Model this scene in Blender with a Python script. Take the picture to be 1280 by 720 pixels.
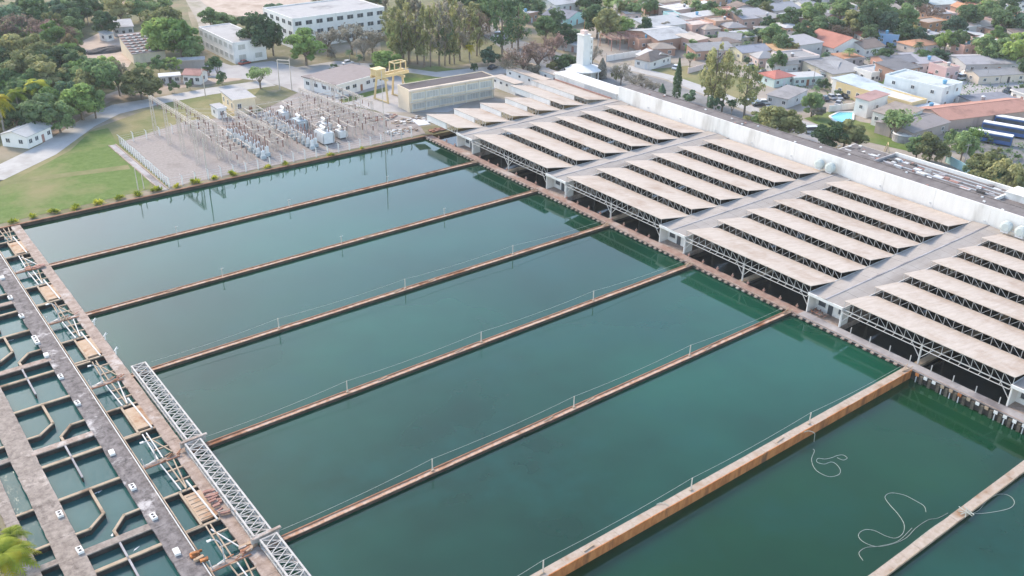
import bpy, bmesh, math, random
from mathutils import Vector, Matrix
random.seed(7)
for o in list(bpy.data.objects): bpy.data.objects.remove(o)
scene = bpy.context.scene
COL = scene.collection
R = math.radians

# ------------------------------------------------------------------ camera
CAM_H = 85.0
FPX = 1179.28                                   # focal length in pixels of a 1280 wide picture
CR = Vector((0.79370326, -0.60815914, 0.01332646))
CU = Vector((0.27066798, 0.37269626, 0.88760145))
CF = Vector((0.54476966, 0.70088512, -0.46041945))
cam_d = bpy.data.cameras.new('camera'); cam = bpy.data.objects.new('camera', cam_d); COL.objects.link(cam)
cam_d.sensor_width = 36.0; cam_d.lens = FPX / 1280 * 36.0
cam_d.clip_start = 1.0; cam_d.clip_end = 9000.0
m = Matrix((CR, CU, -CF)).transposed().to_4x4(); m.translation = Vector((0, 0, CAM_H))
cam.matrix_world = m
scene.camera = cam

# ------------------------------------------------------------------ sky, sun, exposure
SUN_EL, SUN_AZ = R(35), R(352)                   # compass azimuth the light comes from (0 = +Y, clockwise)
world = bpy.data.worlds.new('World'); scene.world = world; world.use_nodes = True
wn = world.node_tree
sky = wn.nodes.new('ShaderNodeTexSky'); sky.sky_type = 'NISHITA'; sky.sun_disc = False
sky.sun_elevation = SUN_EL; sky.sun_rotation = SUN_AZ
sky.air_density = 1.0; sky.dust_density = 0.7; sky.ozone_density = 1.0
bg = wn.nodes['Background']; bg.inputs['Strength'].default_value = 0.15
wn.links.new(sky.outputs[0], bg.inputs[0])
sun_d = bpy.data.lights.new('sun', 'SUN'); sun_d.energy = 1.4; sun_d.angle = R(14); sun_d.color = (1.0, 0.90, 0.77)
sun = bpy.data.objects.new('sun', sun_d); COL.objects.link(sun)
to_sun = Vector((math.sin(SUN_AZ) * math.cos(SUN_EL), math.cos(SUN_AZ) * math.cos(SUN_EL), math.sin(SUN_EL)))
sun.rotation_euler = to_sun.to_track_quat('Z', 'Y').to_euler()
sun.location = (0, 0, 300)
vs = scene.view_settings
vs.view_transform = 'Standard'; vs.look = 'None'; vs.gamma = 1.0; vs.use_curve_mapping = False
vs.exposure = 1.78
vs.use_white_balance = True; vs.white_balance_temperature = 7150; vs.white_balance_tint = 10
scene.render.engine = 'CYCLES'
scene.cycles.max_bounces = 6; scene.cycles.diffuse_bounces = 3; scene.cycles.glossy_bounces = 3
scene.cycles.transparent_max_bounces = 8; scene.cycles.volume_bounces = 0

# ------------------------------------------------------------------ survey helpers
def at(x, y, z=0.0):
    """ground position seen at a pixel of the photograph, at height z"""
    d = CF + CR * ((x - 640) / FPX) + CU * ((360 - y) / FPX)
    t = (z - CAM_H) / d.z
    p = d * t; return Vector((p.x, p.y, z))
def height_at(base, x, y):
    d = CF + CR * ((x - 640) / FPX) + CU * ((360 - y) / FPX)
    t = math.hypot(base.x, base.y) / math.hypot(d.x, d.y)
    return CAM_H + t * d.z
def pix(p):
    d = Vector(p) - Vector((0, 0, CAM_H)); z = d.dot(CF)
    return 640 + FPX * d.dot(CR) / z, 360 - FPX * d.dot(CU) / z
def ppm(p):
    return FPX / (Vector(p) - Vector((0, 0, CAM_H))).dot(CF)

# ------------------------------------------------------------------ materials
MATS = {}
def nodes_of(name, rough=0.8, spec=0.3):
    mt = bpy.data.materials.new(name); mt.use_nodes = True
    nt = mt.node_tree; b = nt.nodes['Principled BSDF']
    b.inputs['Roughness'].default_value = rough
    b.inputs['Specular IOR Level'].default_value = spec
    MATS[name] = mt
    return mt, nt, b
def noise(nt, vec, scale, detail=5, rough=0.6):
    n = nt.nodes.new('ShaderNodeTexNoise'); n.inputs['Scale'].default_value = scale
    n.inputs['Detail'].default_value = detail; n.inputs['Roughness'].default_value = rough
    if vec is not None: nt.links.new(vec, n.inputs['Vector'])
    return n.outputs['Fac']
def ramp(nt, fac, a, b):
    r = nt.nodes.new('ShaderNodeMapRange'); r.inputs['From Min'].default_value = a; r.inputs['From Max'].default_value = b
    nt.links.new(fac, r.inputs['Value']); return r.outputs['Result']
def mix(nt, fac, c1, c2):
    n = nt.nodes.new('ShaderNodeMix'); n.data_type = 'RGBA'
    if isinstance(fac, float): n.inputs[0].default_value = fac
    else: nt.links.new(fac, n.inputs[0])
    for i, c in ((6, c1), (7, c2)):
        if isinstance(c, tuple): n.inputs[i].default_value = (*c, 1)
        else: nt.links.new(c, n.inputs[i])
    return n.outputs[2]
def pos(nt, sc=None):
    g = nt.nodes.new('ShaderNodeNewGeometry')
    if sc is None: return g.outputs['Position']
    v = nt.nodes.new('ShaderNodeVectorMath'); v.operation = 'MULTIPLY'
    nt.links.new(g.outputs['Position'], v.inputs[0]); v.inputs[1].default_value = sc
    return v.outputs[0]
def bump(nt, b, fac, strength, dist=0.1):
    n = nt.nodes.new('ShaderNodeBump'); n.inputs['Strength'].default_value = strength; n.inputs['Distance'].default_value = dist
    nt.links.new(fac, n.inputs['Height']); nt.links.new(n.outputs[0], b.inputs['Normal'])
def worn(name, c1, c2, scale=0.5, c3=None, s3=0.15, t3=(0.55, 0.68), rough=0.85, bmp=0.3, stretch=None, t=(0.35, 0.65), spec=0.25):
    """two-tone weathered surface with optional larger stains c3"""
    if name in MATS: return MATS[name]
    mt, nt, b = nodes_of(name, rough, spec)
    v = pos(nt, stretch)
    f = noise(nt, v, scale, 6, 0.65)
    c = mix(nt, ramp(nt, f, *t), c1, c2)
    if c3 is not None:
        g = noise(nt, v, s3, 5, 0.6)
        c = mix(nt, ramp(nt, g, *t3), c, c3)
    nt.links.new(c, b.inputs['Base Color'])
    if bmp: bump(nt, b, noise(nt, v, scale * 4, 4), bmp, 0.05)
    return mt
def roofmat(name, c1, c2, pitch=0.35, axis='X', c3=None, depth=0.5):
    """corrugated or tiled sheet: fine ribs in relief plus weathering; ribs follow object X or Y"""
    if name in MATS: return MATS[name]
    mt, nt, b = nodes_of(name, 0.85, 0.2)
    tc = nt.nodes.new('ShaderNodeTexCoord')
    w = nt.nodes.new('ShaderNodeTexWave'); w.wave_type = 'BANDS'; w.bands_direction = axis
    w.inputs['Scale'].default_value = 0.314 / pitch; w.inputs['Distortion'].default_value = 0.2
    nt.links.new(tc.outputs['Object'], w.inputs['Vector'])
    v = pos(nt)
    c = mix(nt, ramp(nt, noise(nt, v, 0.45, 6, 0.7), 0.3, 0.7), c1, c2)
    if c3: c = mix(nt, ramp(nt, noise(nt, v, 0.12, 5, 0.65), 0.52, 0.7), c, c3)
    nt.links.new(c, b.inputs['Base Color'])
    bump(nt, b, w.outputs['Fac'], depth, 0.06)
    return mt
def leafmat(name, c1, c2, c3):
    mt, nt, b = nodes_of(name, 0.7, 0.15)
    g = nt.nodes.new('ShaderNodeNewGeometry'); oi = nt.nodes.new('ShaderNodeObjectInfo')
    c = mix(nt, g.outputs['Random Per Island'], c1, c2)
    c = mix(nt, ramp(nt, noise(nt, pos(nt), 0.42, 4, 0.6), 0.40, 0.60), c, tuple(min(0.6, x * 1.25) for x in c2)) if name != 'leaf_pink' else mix(nt, ramp(nt, noise(nt, pos(nt), 0.35, 3), 0.42, 0.62), c, c3)
    hs = nt.nodes.new('ShaderNodeHueSaturation'); hs.inputs['Saturation'].default_value = 0.84 if name not in ('leaf_yellow', 'leaf_lime') else 1.0
    v = nt.nodes.new('ShaderNodeMapRange'); nt.links.new(oi.outputs['Random'], v.inputs['Value'])
    v.inputs['To Min'].default_value = 0.7; v.inputs['To Max'].default_value = 1.35
    nt.links.new(v.outputs[0], hs.inputs['Value'])
    hv = nt.nodes.new('ShaderNodeMapRange'); nt.links.new(oi.outputs['Random'], hv.inputs['Value']); hv.inputs['To Min'].default_value = 0.52; hv.inputs['To Max'].default_value = 0.475; nt.links.new(hv.outputs[0], hs.inputs['Hue']); nt.links.new(c, hs.inputs['Color'])
    nt.links.new(hs.outputs[0], b.inputs['Base Color'])
    tr = nt.nodes.new('ShaderNodeBsdfTranslucent'); nt.links.new(hs.outputs[0], tr.inputs['Color'])
    ms = nt.nodes.new('ShaderNodeMixShader'); ms.inputs[0].default_value = 0.45
    nt.links.new(b.outputs[0], ms.inputs[1]); nt.links.new(tr.outputs[0], ms.inputs[2])
    nt.links.new(ms.outputs[0], nt.nodes['Material Output'].inputs[0])
    return mt
def plain(name, c, rough=0.7, spec=0.3, metal=0.0):
    if name in MATS: return MATS[name]
    return worn(name, c, tuple(x * 0.8 for x in c), 0.8, rough=rough, bmp=0, spec=spec)

# water: murky green body seen under a glossy, faintly rippled skin
def watermat(name, c1, c2, c3, ripple=0.06, ior=1.4):
    mt, nt, b = nodes_of(name, 0.04, 0.5)
    b.inputs['IOR'].default_value = ior
    v = pos(nt)
    c = mix(nt, ramp(nt, noise(nt, v, 0.018, 4, 0.55), 0.35, 0.65), c1, c2)
    c = mix(nt, ramp(nt, noise(nt, v, 0.05, 5, 0.6), 0.5, 0.75), c, c3)
    nt.links.new(c, b.inputs['Base Color'])
    rg = nt.nodes.new('ShaderNodeMapRange'); nt.links.new(noise(nt, pos(nt, (1.0, 0.5, 1.0)), 0.06, 6, 0.65), rg.inputs['Value'])
    rg.inputs['From Min'].default_value = 0.42; rg.inputs['From Max'].default_value = 0.68; rg.inputs['To Min'].default_value = 0.02; rg.inputs['To Max'].default_value = 0.14
    nt.links.new(rg.outputs[0], b.inputs['Roughness'])
    f = noise(nt, pos(nt, (1.0, 0.6, 1.0)), 1.6, 4, 0.6)
    bump(nt, b, f, ripple, 0.05)
    return mt
watermat('water_basin', (0.0003, 0.026, 0.011), (0.004, 0.066, 0.038), (0.002, 0.050, 0.034), 0.05, 1.39)
watermat('water_low', (0.0003, 0.026, 0.008), (0.003, 0.052, 0.019), (0.001, 0.040, 0.022), 0.08, 1.345)
watermat('water_flocc', (0.012, 0.072, 0.070), (0.020, 0.092, 0.086), (0.040, 0.115, 0.108), 0.45, 1.36)
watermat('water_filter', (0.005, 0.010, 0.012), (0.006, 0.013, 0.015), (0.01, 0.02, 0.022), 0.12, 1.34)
watermat('water_pool', (0.10, 0.42, 0.48), (0.12, 0.48, 0.52), (0.10, 0.42, 0.48), 0.1, 1.33)

def deckmat(name, c1, c2, light, dark):
    """old concrete: mottled at three scales, pale worn patches and dark damp stains"""
    mt, nt, b = nodes_of(name, 0.9, 0.2); v = pos(nt)
    c = mix(nt, ramp(nt, noise(nt, v, 0.9, 8, 0.75), 0.36, 0.62), c1, c2)
    c = mix(nt, ramp(nt, noise(nt, v, 0.16, 6, 0.7), 0.56, 0.64), c, light)
    c = mix(nt, ramp(nt, noise(nt, pos(nt, (1.3, 0.7, 1.0)), 0.33, 7, 0.75), 0.56, 0.70), c, dark)
    nt.links.new(c, b.inputs['Base Color']); bump(nt, b, noise(nt, v, 3.0, 5), 0.5, 0.06)
worn('concrete_grey', (0.27, 0.25, 0.255), (0.40, 0.375, 0.37), 0.35, (0.16, 0.145, 0.15), 0.12, (0.5, 0.68))
deckmat('channel_deck', (0.085, 0.072, 0.07), (0.235, 0.205, 0.195), (0.46, 0.42, 0.40), (0.05, 0.042, 0.04))
deckmat('channel_deck_tan', (0.17, 0.135, 0.115), (0.33, 0.275, 0.235), (0.44, 0.37, 0.32), (0.09, 0.07, 0.06))
worn('concrete_tan', (0.34, 0.25, 0.17), (0.44, 0.34, 0.25), 0.7, (0.20, 0.13, 0.085), 0.35, (0.52, 0.66))
deckmat('concrete_pink', (0.23, 0.165, 0.13), (0.40, 0.31, 0.26), (0.46, 0.40, 0.36), (0.13, 0.085, 0.065))
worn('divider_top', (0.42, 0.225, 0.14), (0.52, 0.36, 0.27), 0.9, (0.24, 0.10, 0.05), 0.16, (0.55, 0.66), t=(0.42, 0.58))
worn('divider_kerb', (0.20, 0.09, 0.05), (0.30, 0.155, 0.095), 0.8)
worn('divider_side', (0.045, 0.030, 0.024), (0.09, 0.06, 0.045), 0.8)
worn('orange_wall', (0.54, 0.205, 0.07), (0.40, 0.13, 0.04), 0.7, (0.17, 0.08, 0.04), 0.35, (0.52, 0.66), stretch=(1, 1, 0.25), t=(0.42, 0.58))
worn('stone_path', (0.33, 0.25, 0.19), (0.43, 0.35, 0.29), 1.2, (0.26, 0.15, 0.085), 0.3)
worn('dark_wet_and_shade', (0.03, 0.026, 0.022), (0.075, 0.06, 0.05), 1.2)  # wet concrete sides; also paints shade on the lower filter wall
worn('algae_pile', (0.06, 0.05, 0.04), (0.13, 0.11, 0.085), 1.5)
worn('walkway_red', (0.25, 0.15, 0.12), (0.34, 0.24, 0.20), 0.7, (0.40, 0.34, 0.31), 0.12, (0.5, 0.62))
worn('white_paint', (0.68, 0.65, 0.61), (0.76, 0.73, 0.69), 0.6, (0.50, 0.465, 0.425), 0.22, (0.56, 0.74), bmp=0.05, stretch=(1, 1, 0.25))
worn('white_steel', (0.44, 0.42, 0.40), (0.55, 0.53, 0.505), 1.0, bmp=0, rough=0.5)
worn('lattice_steel', (0.36, 0.335, 0.31), (0.48, 0.45, 0.42), 1.5, (0.28, 0.18, 0.13), 0.9, (0.6, 0.75), bmp=0, rough=0.6)
worn('steel_dark', (0.06, 0.055, 0.055), (0.10, 0.09, 0.085), 1.0, bmp=0)
worn('rust', (0.26, 0.11, 0.06), (0.36, 0.17, 0.10), 1.2)
worn('red_brown', (0.30, 0.15, 0.12), (0.38, 0.22, 0.18), 1.2)
worn('plate_tan', (0.40, 0.27, 0.17), (0.45, 0.33, 0.24), 0.9, (0.30, 0.15, 0.075), 0.4, (0.5, 0.65))
worn('rope', (0.30, 0.32, 0.27), (0.42, 0.43, 0.38), 2.0, bmp=0)
worn('foam', (0.62, 0.66, 0.66), (0.80, 0.82, 0.82), 1.5, bmp=0.2)
worn('shaded_underside', (0.05, 0.042, 0.038), (0.08, 0.068, 0.06), 0.6, bmp=0)  # dark colour paints in the shade of the unlit space under the roofs
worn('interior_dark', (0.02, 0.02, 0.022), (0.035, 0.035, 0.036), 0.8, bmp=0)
worn('gallery_roof', (0.30, 0.262, 0.232), (0.36, 0.318, 0.285), 0.5, (0.22, 0.19, 0.168), 0.1, (0.55, 0.7), stretch=(0.3, 1, 1), bmp=0.1)
def filterroof():
    mt, nt, b = nodes_of('filter_roof', 0.9, 0.15)
    v = pos(nt)
    c = mix(nt, ramp(nt, noise(nt, pos(nt, (0.25, 1.6, 1.0)), 0.9, 6, 0.7), 0.3, 0.7), (0.41, 0.335, 0.275), (0.52, 0.445, 0.385))
    c = mix(nt, ramp(nt, noise(nt, v, 0.12, 5, 0.65), 0.52, 0.72), c, (0.36, 0.27, 0.21))
    c = mix(nt, ramp(nt, noise(nt, pos(nt, (0.3, 3.0, 1.0)), 0.8, 4, 0.7), 0.66, 0.78), c, (0.30, 0.24, 0.20))
    nt.links.new(c, b.inputs['Base Color'])
    w = nt.nodes.new('ShaderNodeTexWave'); w.bands_direction = 'Y'; w.inputs['Scale'].default_value = 0.33; nt.links.new(v, w.inputs['Vector'])
    bump(nt, b, w.outputs['Fac'], 0.2, 0.05)
filterroof()
worn('deck_roof', (0.14, 0.118, 0.11), (0.19, 0.165, 0.155), 0.5, (0.10, 0.082, 0.08), 0.13)
worn('glass', (0.05, 0.06, 0.07), (0.09, 0.10, 0.11), 0.5, bmp=0, rough=0.15, spec=0.6)
worn('glass_pale', (0.40, 0.38, 0.34), (0.50, 0.48, 0.43), 0.5, bmp=0, rough=0.5, spec=0.4)
worn('bark', (0.16, 0.12, 0.09), (0.24, 0.19, 0.15), 2.0)
worn('bark_pale', (0.30, 0.26, 0.24), (0.40, 0.36, 0.33), 2.0)
worn('galv', (0.50, 0.50, 0.50), (0.60, 0.60, 0.60), 1.0, bmp=0, rough=0.5)
worn('post_beige', (0.52, 0.435, 0.36), (0.60, 0.52, 0.45), 1.0, bmp=0)
worn('insulator', (0.16, 0.07, 0.05), (0.22, 0.11, 0.08), 2.0, bmp=0, rough=0.3)
worn('tank_white', (0.60, 0.60, 0.585), (0.68, 0.68, 0.665), 0.8, bmp=0, rough=0.45)
worn('tank_blue', (0.34, 0.39, 0.41), (0.42, 0.46, 0.48), 0.8, bmp=0, rough=0.45)
worn('crane_yellow', (0.58, 0.42, 0.20), (0.64, 0.49, 0.27), 1.0, bmp=0, rough=0.5)
worn('asphalt', (0.15, 0.145, 0.14), (0.20, 0.19, 0.185), 0.3, (0.24, 0.23, 0.22), 0.05)
worn('pale_road', (0.36, 0.34, 0.325), (0.42, 0.40, 0.38), 0.3, (0.30, 0.28, 0.26), 0.08)
worn('gravel', (0.23, 0.195, 0.178), (0.30, 0.262, 0.24), 1.5, (0.185, 0.155, 0.14), 0.1)
worn('dirt', (0.34, 0.255, 0.20), (0.44, 0.35, 0.29), 0.2, (0.26, 0.19, 0.14), 0.06)
worn('dirt_pale', (0.27, 0.23, 0.19), (0.34, 0.29, 0.245), 0.2, (0.21, 0.19, 0.13), 0.08)
worn('plaza', (0.32, 0.30, 0.29), (0.38, 0.36, 0.35), 0.2, (0.26, 0.24, 0.23), 0.06)
def groundmat():
    mt, nt, b = nodes_of('ground_mixed', 0.95, 0.1)
    v = pos(nt)
    c = mix(nt, ramp(nt, noise(nt, v, 0.03, 6, 0.65), 0.42, 0.6), (0.17, 0.155, 0.085), (0.33, 0.265, 0.205))
    c = mix(nt, ramp(nt, noise(nt, v, 0.012, 4), 0.5, 0.66), c, (0.085, 0.105, 0.05))
    c = mix(nt, ramp(nt, noise(nt, v, 0.25, 5), 0.5, 0.8), c, (0.27, 0.23, 0.18))
    nt.links.new(c, b.inputs['Base Color']); bump(nt, b, noise(nt, v, 1.0, 4), 0.4, 0.1)
groundmat()
def grassmat(name, g1, g2, dry, sc, t):
    mt, nt, b = nodes_of(name, 0.95, 0.1)
    v = pos(nt)
    c = mix(nt, ramp(nt, noise(nt, v, 0.6, 6, 0.7), 0.3, 0.7), g1, g2)
    c = mix(nt, ramp(nt, noise(nt, v, sc, 5, 0.6), *t), c, dry)
    nt.links.new(c, b.inputs['Base Color']); bump(nt, b, noise(nt, v, 2.5, 4), 0.5, 0.1)
grassmat('lawn', (0.085, 0.135, 0.032), (0.14, 0.19, 0.06), (0.22, 0.195, 0.095), 0.06, (0.46, 0.68))
grassmat('dry_grass', (0.20, 0.18, 0.085), (0.26, 0.225, 0.12), (0.14, 0.155, 0.06), 0.05, (0.45, 0.62))
leafmat('leaf_dark', (0.035, 0.085, 0.032), (0.095, 0.17, 0.065), (0.06, 0.125, 0.045))
leafmat('leaf_mid', (0.065, 0.135, 0.038), (0.16, 0.26, 0.085), (0.11, 0.185, 0.06))
leafmat('leaf_bright', (0.085, 0.17, 0.022), (0.21, 0.33, 0.065), (0.15, 0.24, 0.042))
leafmat('leaf_olive', (0.12, 0.145, 0.038), (0.27, 0.275, 0.095), (0.18, 0.19, 0.06))
leafmat('leaf_teal', (0.050, 0.12, 0.065), (0.12, 0.215, 0.115), (0.08, 0.155, 0.085))
worn('wood_floor', (0.10, 0.105, 0.045), (0.17, 0.15, 0.075), 0.3, (0.22, 0.155, 0.10), 0.06)
leafmat('leaf_ochre', (0.19, 0.13, 0.05), (0.26, 0.19, 0.08), (0.14, 0.12, 0.05))
leafmat('leaf_pink', (0.22, 0.14, 0.11), (0.32, 0.22, 0.18), (0.20, 0.15, 0.10))
leafmat('leaf_grey', (0.20, 0.18, 0.13), (0.29, 0.26, 0.20), (0.16, 0.17, 0.10))
leafmat('leaf_yellow', (0.28, 0.27, 0.015), (0.48, 0.36, 0.03), (0.50, 0.30, 0.03))
leafmat('leaf_lime', (0.17, 0.24, 0.02), (0.34, 0.36, 0.04), (0.30, 0.33, 0.05))

# ------------------------------------------------------------------ mesh helpers
class MB:
    def __init__(s, origin=(0, 0, 0)): s.v = []; s.f = []; s.mi = []; s.o = Vector(origin)
    def add(s, vs_, fs, mi=0):
        n = len(s.v); s.v += [tuple(Vector(p) - s.o) for p in vs_]
        for f in fs: s.f.append([i + n for i in f]); s.mi.append(mi)
    def box(s, x0, x1, y0, y1, z0, z1, mi=0, bottom=True):
        vs_ = [(x, y, z) for z in (z0, z1) for y in (y0, y1) for x in (x0, x1)]
        fs = [(0, 1, 5, 4), (1, 3, 7, 5), (3, 2, 6, 7), (2, 0, 4, 6), (4, 5, 7, 6)]
        if bottom: fs.append((0, 2, 3, 1))
        s.add(vs_, fs, mi); return s
    def beam(s, p, q, w, h=None, mi=0):
        p, q = Vector(p), Vector(q); h = h or w; d = (q - p).normalized()
        side = d.cross(Vector((0, 0, 1)))
        if side.length < 1e-3: side = Vector((1, 0, 0))
        side.normalize(); up = side.cross(d)
        a, b = side * w / 2, up * h / 2
        vs_ = [c + i * a + j * b for c in (p, q) for j in (-1, 1) for i in (-1, 1)]
        s.add(vs_, [(0, 1, 5, 4), (1, 3, 7, 5), (3, 2, 6, 7), (2, 0, 4, 6), (4, 5, 7, 6), (0, 2, 3, 1)], mi); return s
    def cyl(s, c, r0, r1, z0, z1, n=10, mi=0, cap=True):
        vs_ = []
        for z, r in ((z0, r0), (z1, r1)):
            for i in range(n): a = 2 * math.pi * i / n; vs_.append((c[0] + r * math.cos(a), c[1] + r * math.sin(a), z))
        fs = [(i, (i + 1) % n, n + (i + 1) % n, n + i) for i in range(n)]
        if cap: fs += [tuple(range(n, 2 * n)), tuple(range(n - 1, -1, -1))]
        s.add(vs_, fs, mi); return s
    def tube(s, pts, r, n=6, mi=0, r1=None):
        pts = [Vector(p) for p in pts]; vs_ = []; fs = []
        for k, p in enumerate(pts):
            d = (pts[min(k + 1, len(pts) - 1)] - pts[max(k - 1, 0)])
            if d.length < 1e-6: d = Vector((0, 0, 1))
            d.normalize(); a = d.orthogonal().normalized(); b = d.cross(a)
            rr = r if r1 is None else r + (r1 - r) * k / max(1, len(pts) - 1)
            for i in range(n):
                t = 2 * math.pi * i / n; vs_.append(p + rr * (a * math.cos(t) + b * math.sin(t)))
        for k in range(len(pts) - 1):
            for i in range(n): fs.append((k * n + i, k * n + (i + 1) % n, (k + 1) * n + (i + 1) % n, (k + 1) * n + i))
        s.add(vs_, fs, mi); return s
    def poly(s, pts, z=None, mi=0):
        s.add([(p[0], p[1], p[2] if z is None else z) for p in pts], [tuple(range(len(pts)))], mi); return s
    def prism(s, pts, z0, z1, mi=0):
        n = len(pts)
        a = sum(pts[i][0] * pts[(i + 1) % n][1] - pts[(i + 1) % n][0] * pts[i][1] for i in range(n))
        if a < 0: pts = pts[::-1]
        vs_ = [(p[0], p[1], z0) for p in pts] + [(p[0], p[1], z1) for p in pts]
        s.add(vs_, [tuple(range(n, 2 * n)), tuple(range(n - 1, -1, -1))] + [(i, (i + 1) % n, n + (i + 1) % n, n + i) for i in range(n)], mi); return s
    def mesh(s, name, mats):
        me = bpy.data.meshes.new(name); me.from_pydata(s.v, [], s.f)
        for mt in (mats if isinstance(mats, (list, tuple)) else [mats]): me.materials.append(MATS[mt])
        if any(s.mi): me.polygons.foreach_set('material_index', s.mi)
        me.update(); return me
    def build(s, name, mats, parent=None, loc=None):
        o = bpy.data.objects.new(name, s.mesh(name, mats)); COL.objects.link(o)
        if parent is not None: o.parent = parent
        if loc is not None: o.location = loc
        return o
LABELS = {}
def tag(o, label=None, cat=None, group=None, kind=None):
    if label:
        o['label'] = label
        if not group: LABELS[label] = LABELS.get(label, 0) + 1
    if cat: o['category'] = cat
    if group: o['group'] = group
    if kind: o['kind'] = kind
    return o
def thing(name, label, cat, loc=(0, 0, 0), rz=0.0, group=None):
    o = bpy.data.objects.new(name, None); COL.objects.link(o); o.empty_display_size = 0.5
    o.location = loc; o.rotation_euler = (0, 0, rz)
    return tag(o, label, cat, group)
def struct(o): o['kind'] = 'structure'; return o
_unit = {}
def unit_box(mat):
    if mat not in _unit:
        _unit[mat] = MB().box(-.5, .5, -.5, .5, -.5, .5).mesh('bar_' + mat, mat)
    return _unit[mat]
def bar(name, p, q, w, h, mat, parent=None, ploc=(0, 0, 0)):
    """a straight member from p to q as its own object; box meshes are shared"""
    o = bpy.data.objects.new(name, unit_box(mat)); COL.objects.link(o)
    p, q = Vector(p) - Vector(ploc), Vector(q) - Vector(ploc); d = q - p; L = d.length; d.normalize()
    side = Vector((0, 0, 1)).cross(d)
    if side.length < 1e-3: side = Vector((0, 1, 0))
    side.normalize(); up = d.cross(side)
    M = Matrix((d * L, side * w, up * h)).transposed().to_4x4(); M.translation = (p + q) / 2
    if parent is not None: o.parent = parent
    o.matrix_local = M
    return o
def copy_tree(o, parent=None):
    c = o.copy(); COL.objects.link(c)
    if parent is not None: c.parent = parent
    for ch in o.children: copy_tree(ch, c)
    return c

# ================================================================== SETTING
XW, XE = 30.96, 137.2
DY = [217.55, 192.45, 167.15, 141.4, 116.1, 91.2, 66.3, 41.2, 16.0]
ZG = -0.15                                       # general ground level, wall tops are z = 0
ZWAT, ZLOW = -0.62, -1.75
g = MB()
ox, oy = [-2600, 6.6, 137.2, 202.0, 3200], [-900, -70, 217.9, 3600]
for i in range(4):
    for j in range(3):
        if j == 1 and i in (1, 2): continue
        g.poly([(ox[i], oy[j], ZG), (ox[i + 1], oy[j], ZG), (ox[i + 1], oy[j + 1], ZG), (ox[i], oy[j + 1], ZG)])
struct(g.build('ground', 'ground_mixed'))
def sheet(name, mat, pts, dz):
    o = MB().poly([at(x, y, ZG + dz) for x, y in pts]).build(name, mat); return struct(o)

for i in range(8):
    z = ZLOW if i == 6 else ZWAT
    a, b = DY[i], DY[i + 1]
    o = MB().poly([(XW - 0.5, b, z), (XE + 0.4, b, z), (XE + 0.4, a, z), (XW - 0.5, a, z)]).build('basin_water', 'water_low' if i == 6 else 'water_basin')
    struct(o)
struct(MB().poly([(6.0, -70, -0.95), (XW - 1.0, -70, -0.95), (XW - 1.0, DY[0], -0.95), (6.0, DY[0], -0.95)]).build('flocculator_water', 'water_flocc'))
struct(MB().poly([(XE + 1.2, -40, -1.1), (199, -40, -1.1), (199, 217.9, -1.1), (XE + 1.2, 217.9, -1.1)]).build('filter_water', 'water_filter'))

# sheets over the ground
sheet('woodland_floor', 'wood_floor', [(-120, 60), (-60, -15), (230, -14), (236, 20), (250, 60), (240, 84), (200, 98), (130, 118), (90, 142), (50, 168), (-120, 220)], 0.015)
sheet('woodland_floor', 'wood_floor', [(480, 92), (600, 78), (640, 60), (600, 30), (560, -14), (470, -14), (475, 50)], 0.015)
sheet('dry_field', 'dry_grass', [(-60, 285), (0, 279), (190, 234), (210, 236), (330, 106), (210, 128), (120, 160), (0, 225), (-60, 250)], 0.02)
sheet('lawn', 'lawn', [(-90, 300), (4, 279), (92, 259), (190, 236), (186, 226), (160, 200), (135, 160), (112, 165), (88, 188), (60, 203), (-10, 240), (-90, 270)], 0.04)
sheet('worn_path', 'dry_grass', [(-10, 226), (60, 219), (160, 206), (163, 211), (60, 224), (-10, 234)], 0.06)
sheet('perimeter_road', 'pale_road', [(-90, 250), (-30, 222), (0, 205), (50, 181), (100, 150), (140, 131), (200, 121), (260, 110), (330, 100), (345, 107), (265, 118), (205, 129), (150, 142), (118, 158), (70, 193), (0, 227), (-90, 280)], 0.06)
sheet('plant_plaza', 'plaza', [(322, 101), (300, 98), (290, 82), (340, 76), (370, 84), (420, 76), (470, 80), (500, 90), (540, 96), (620, 85), (640, 100), (660, 118), (600, 150), (540, 150), (500, 150), (470, 138), (430, 130), (400, 130), (378, 118), (350, 107)], 0.05)
sheet('office_yard', 'plaza', [(238, 96), (310, 98), (325, 90), (330, 80), (290, 82), (270, 76), (250, 82)], 0.045)
sheet('substation_yard', 'gravel', [(150, 178), (213, 234), (532, 167), (520, 150), (470, 140), (420, 128), (372, 116), (320, 142), (230, 152)], 0.07)
sheet('grass_verge', 'lawn', [(422, 124), (482, 109), (486, 113), (430, 129)], 0.08)
sheet('grass_square', 'lawn', [(500, 92), (540, 82), (600, 92), (560, 102), (510, 110)], 0.07)
sheet('entry_path', 'pale_road', [(545, 96), (520, 92), (490, 88), (500, 84), (545, 90), (600, 84), (625, 82), (640, 92), (610, 92), (570, 97)], 0.09)
sheet('dirt_slope', 'dirt', [(95, 55), (130, 38), (150, 48), (170, 70), (160, 84), (110, 75)], 0.03)
sheet('dirt_roadside', 'dirt', [(60, 175), (100, 146), (140, 126), (210, 112), (300, 100), (310, 96), (220, 100), (150, 112), (100, 130), (50, 165)], 0.035)
sheet('dirt_track', 'dirt_pale', [(232, 0), (250, 0), (275, 22), (300, 34), (250, 38), (246, 25)], 0.04)
sheet('dirt_clearing', 'dirt', [(235, -8), (420, -12), (400, 16), (330, 22), (275, 18)], 0.03)
sheet('main_street', 'asphalt', [(590, 34), (610, 28), (650, 50), (700, 66), (770, 86), (830, 100), (900, 128), (970, 158), (1010, 180), (985, 180), (900, 150), (820, 122), (760, 106), (690, 90), (640, 70)], 0.04)
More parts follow.
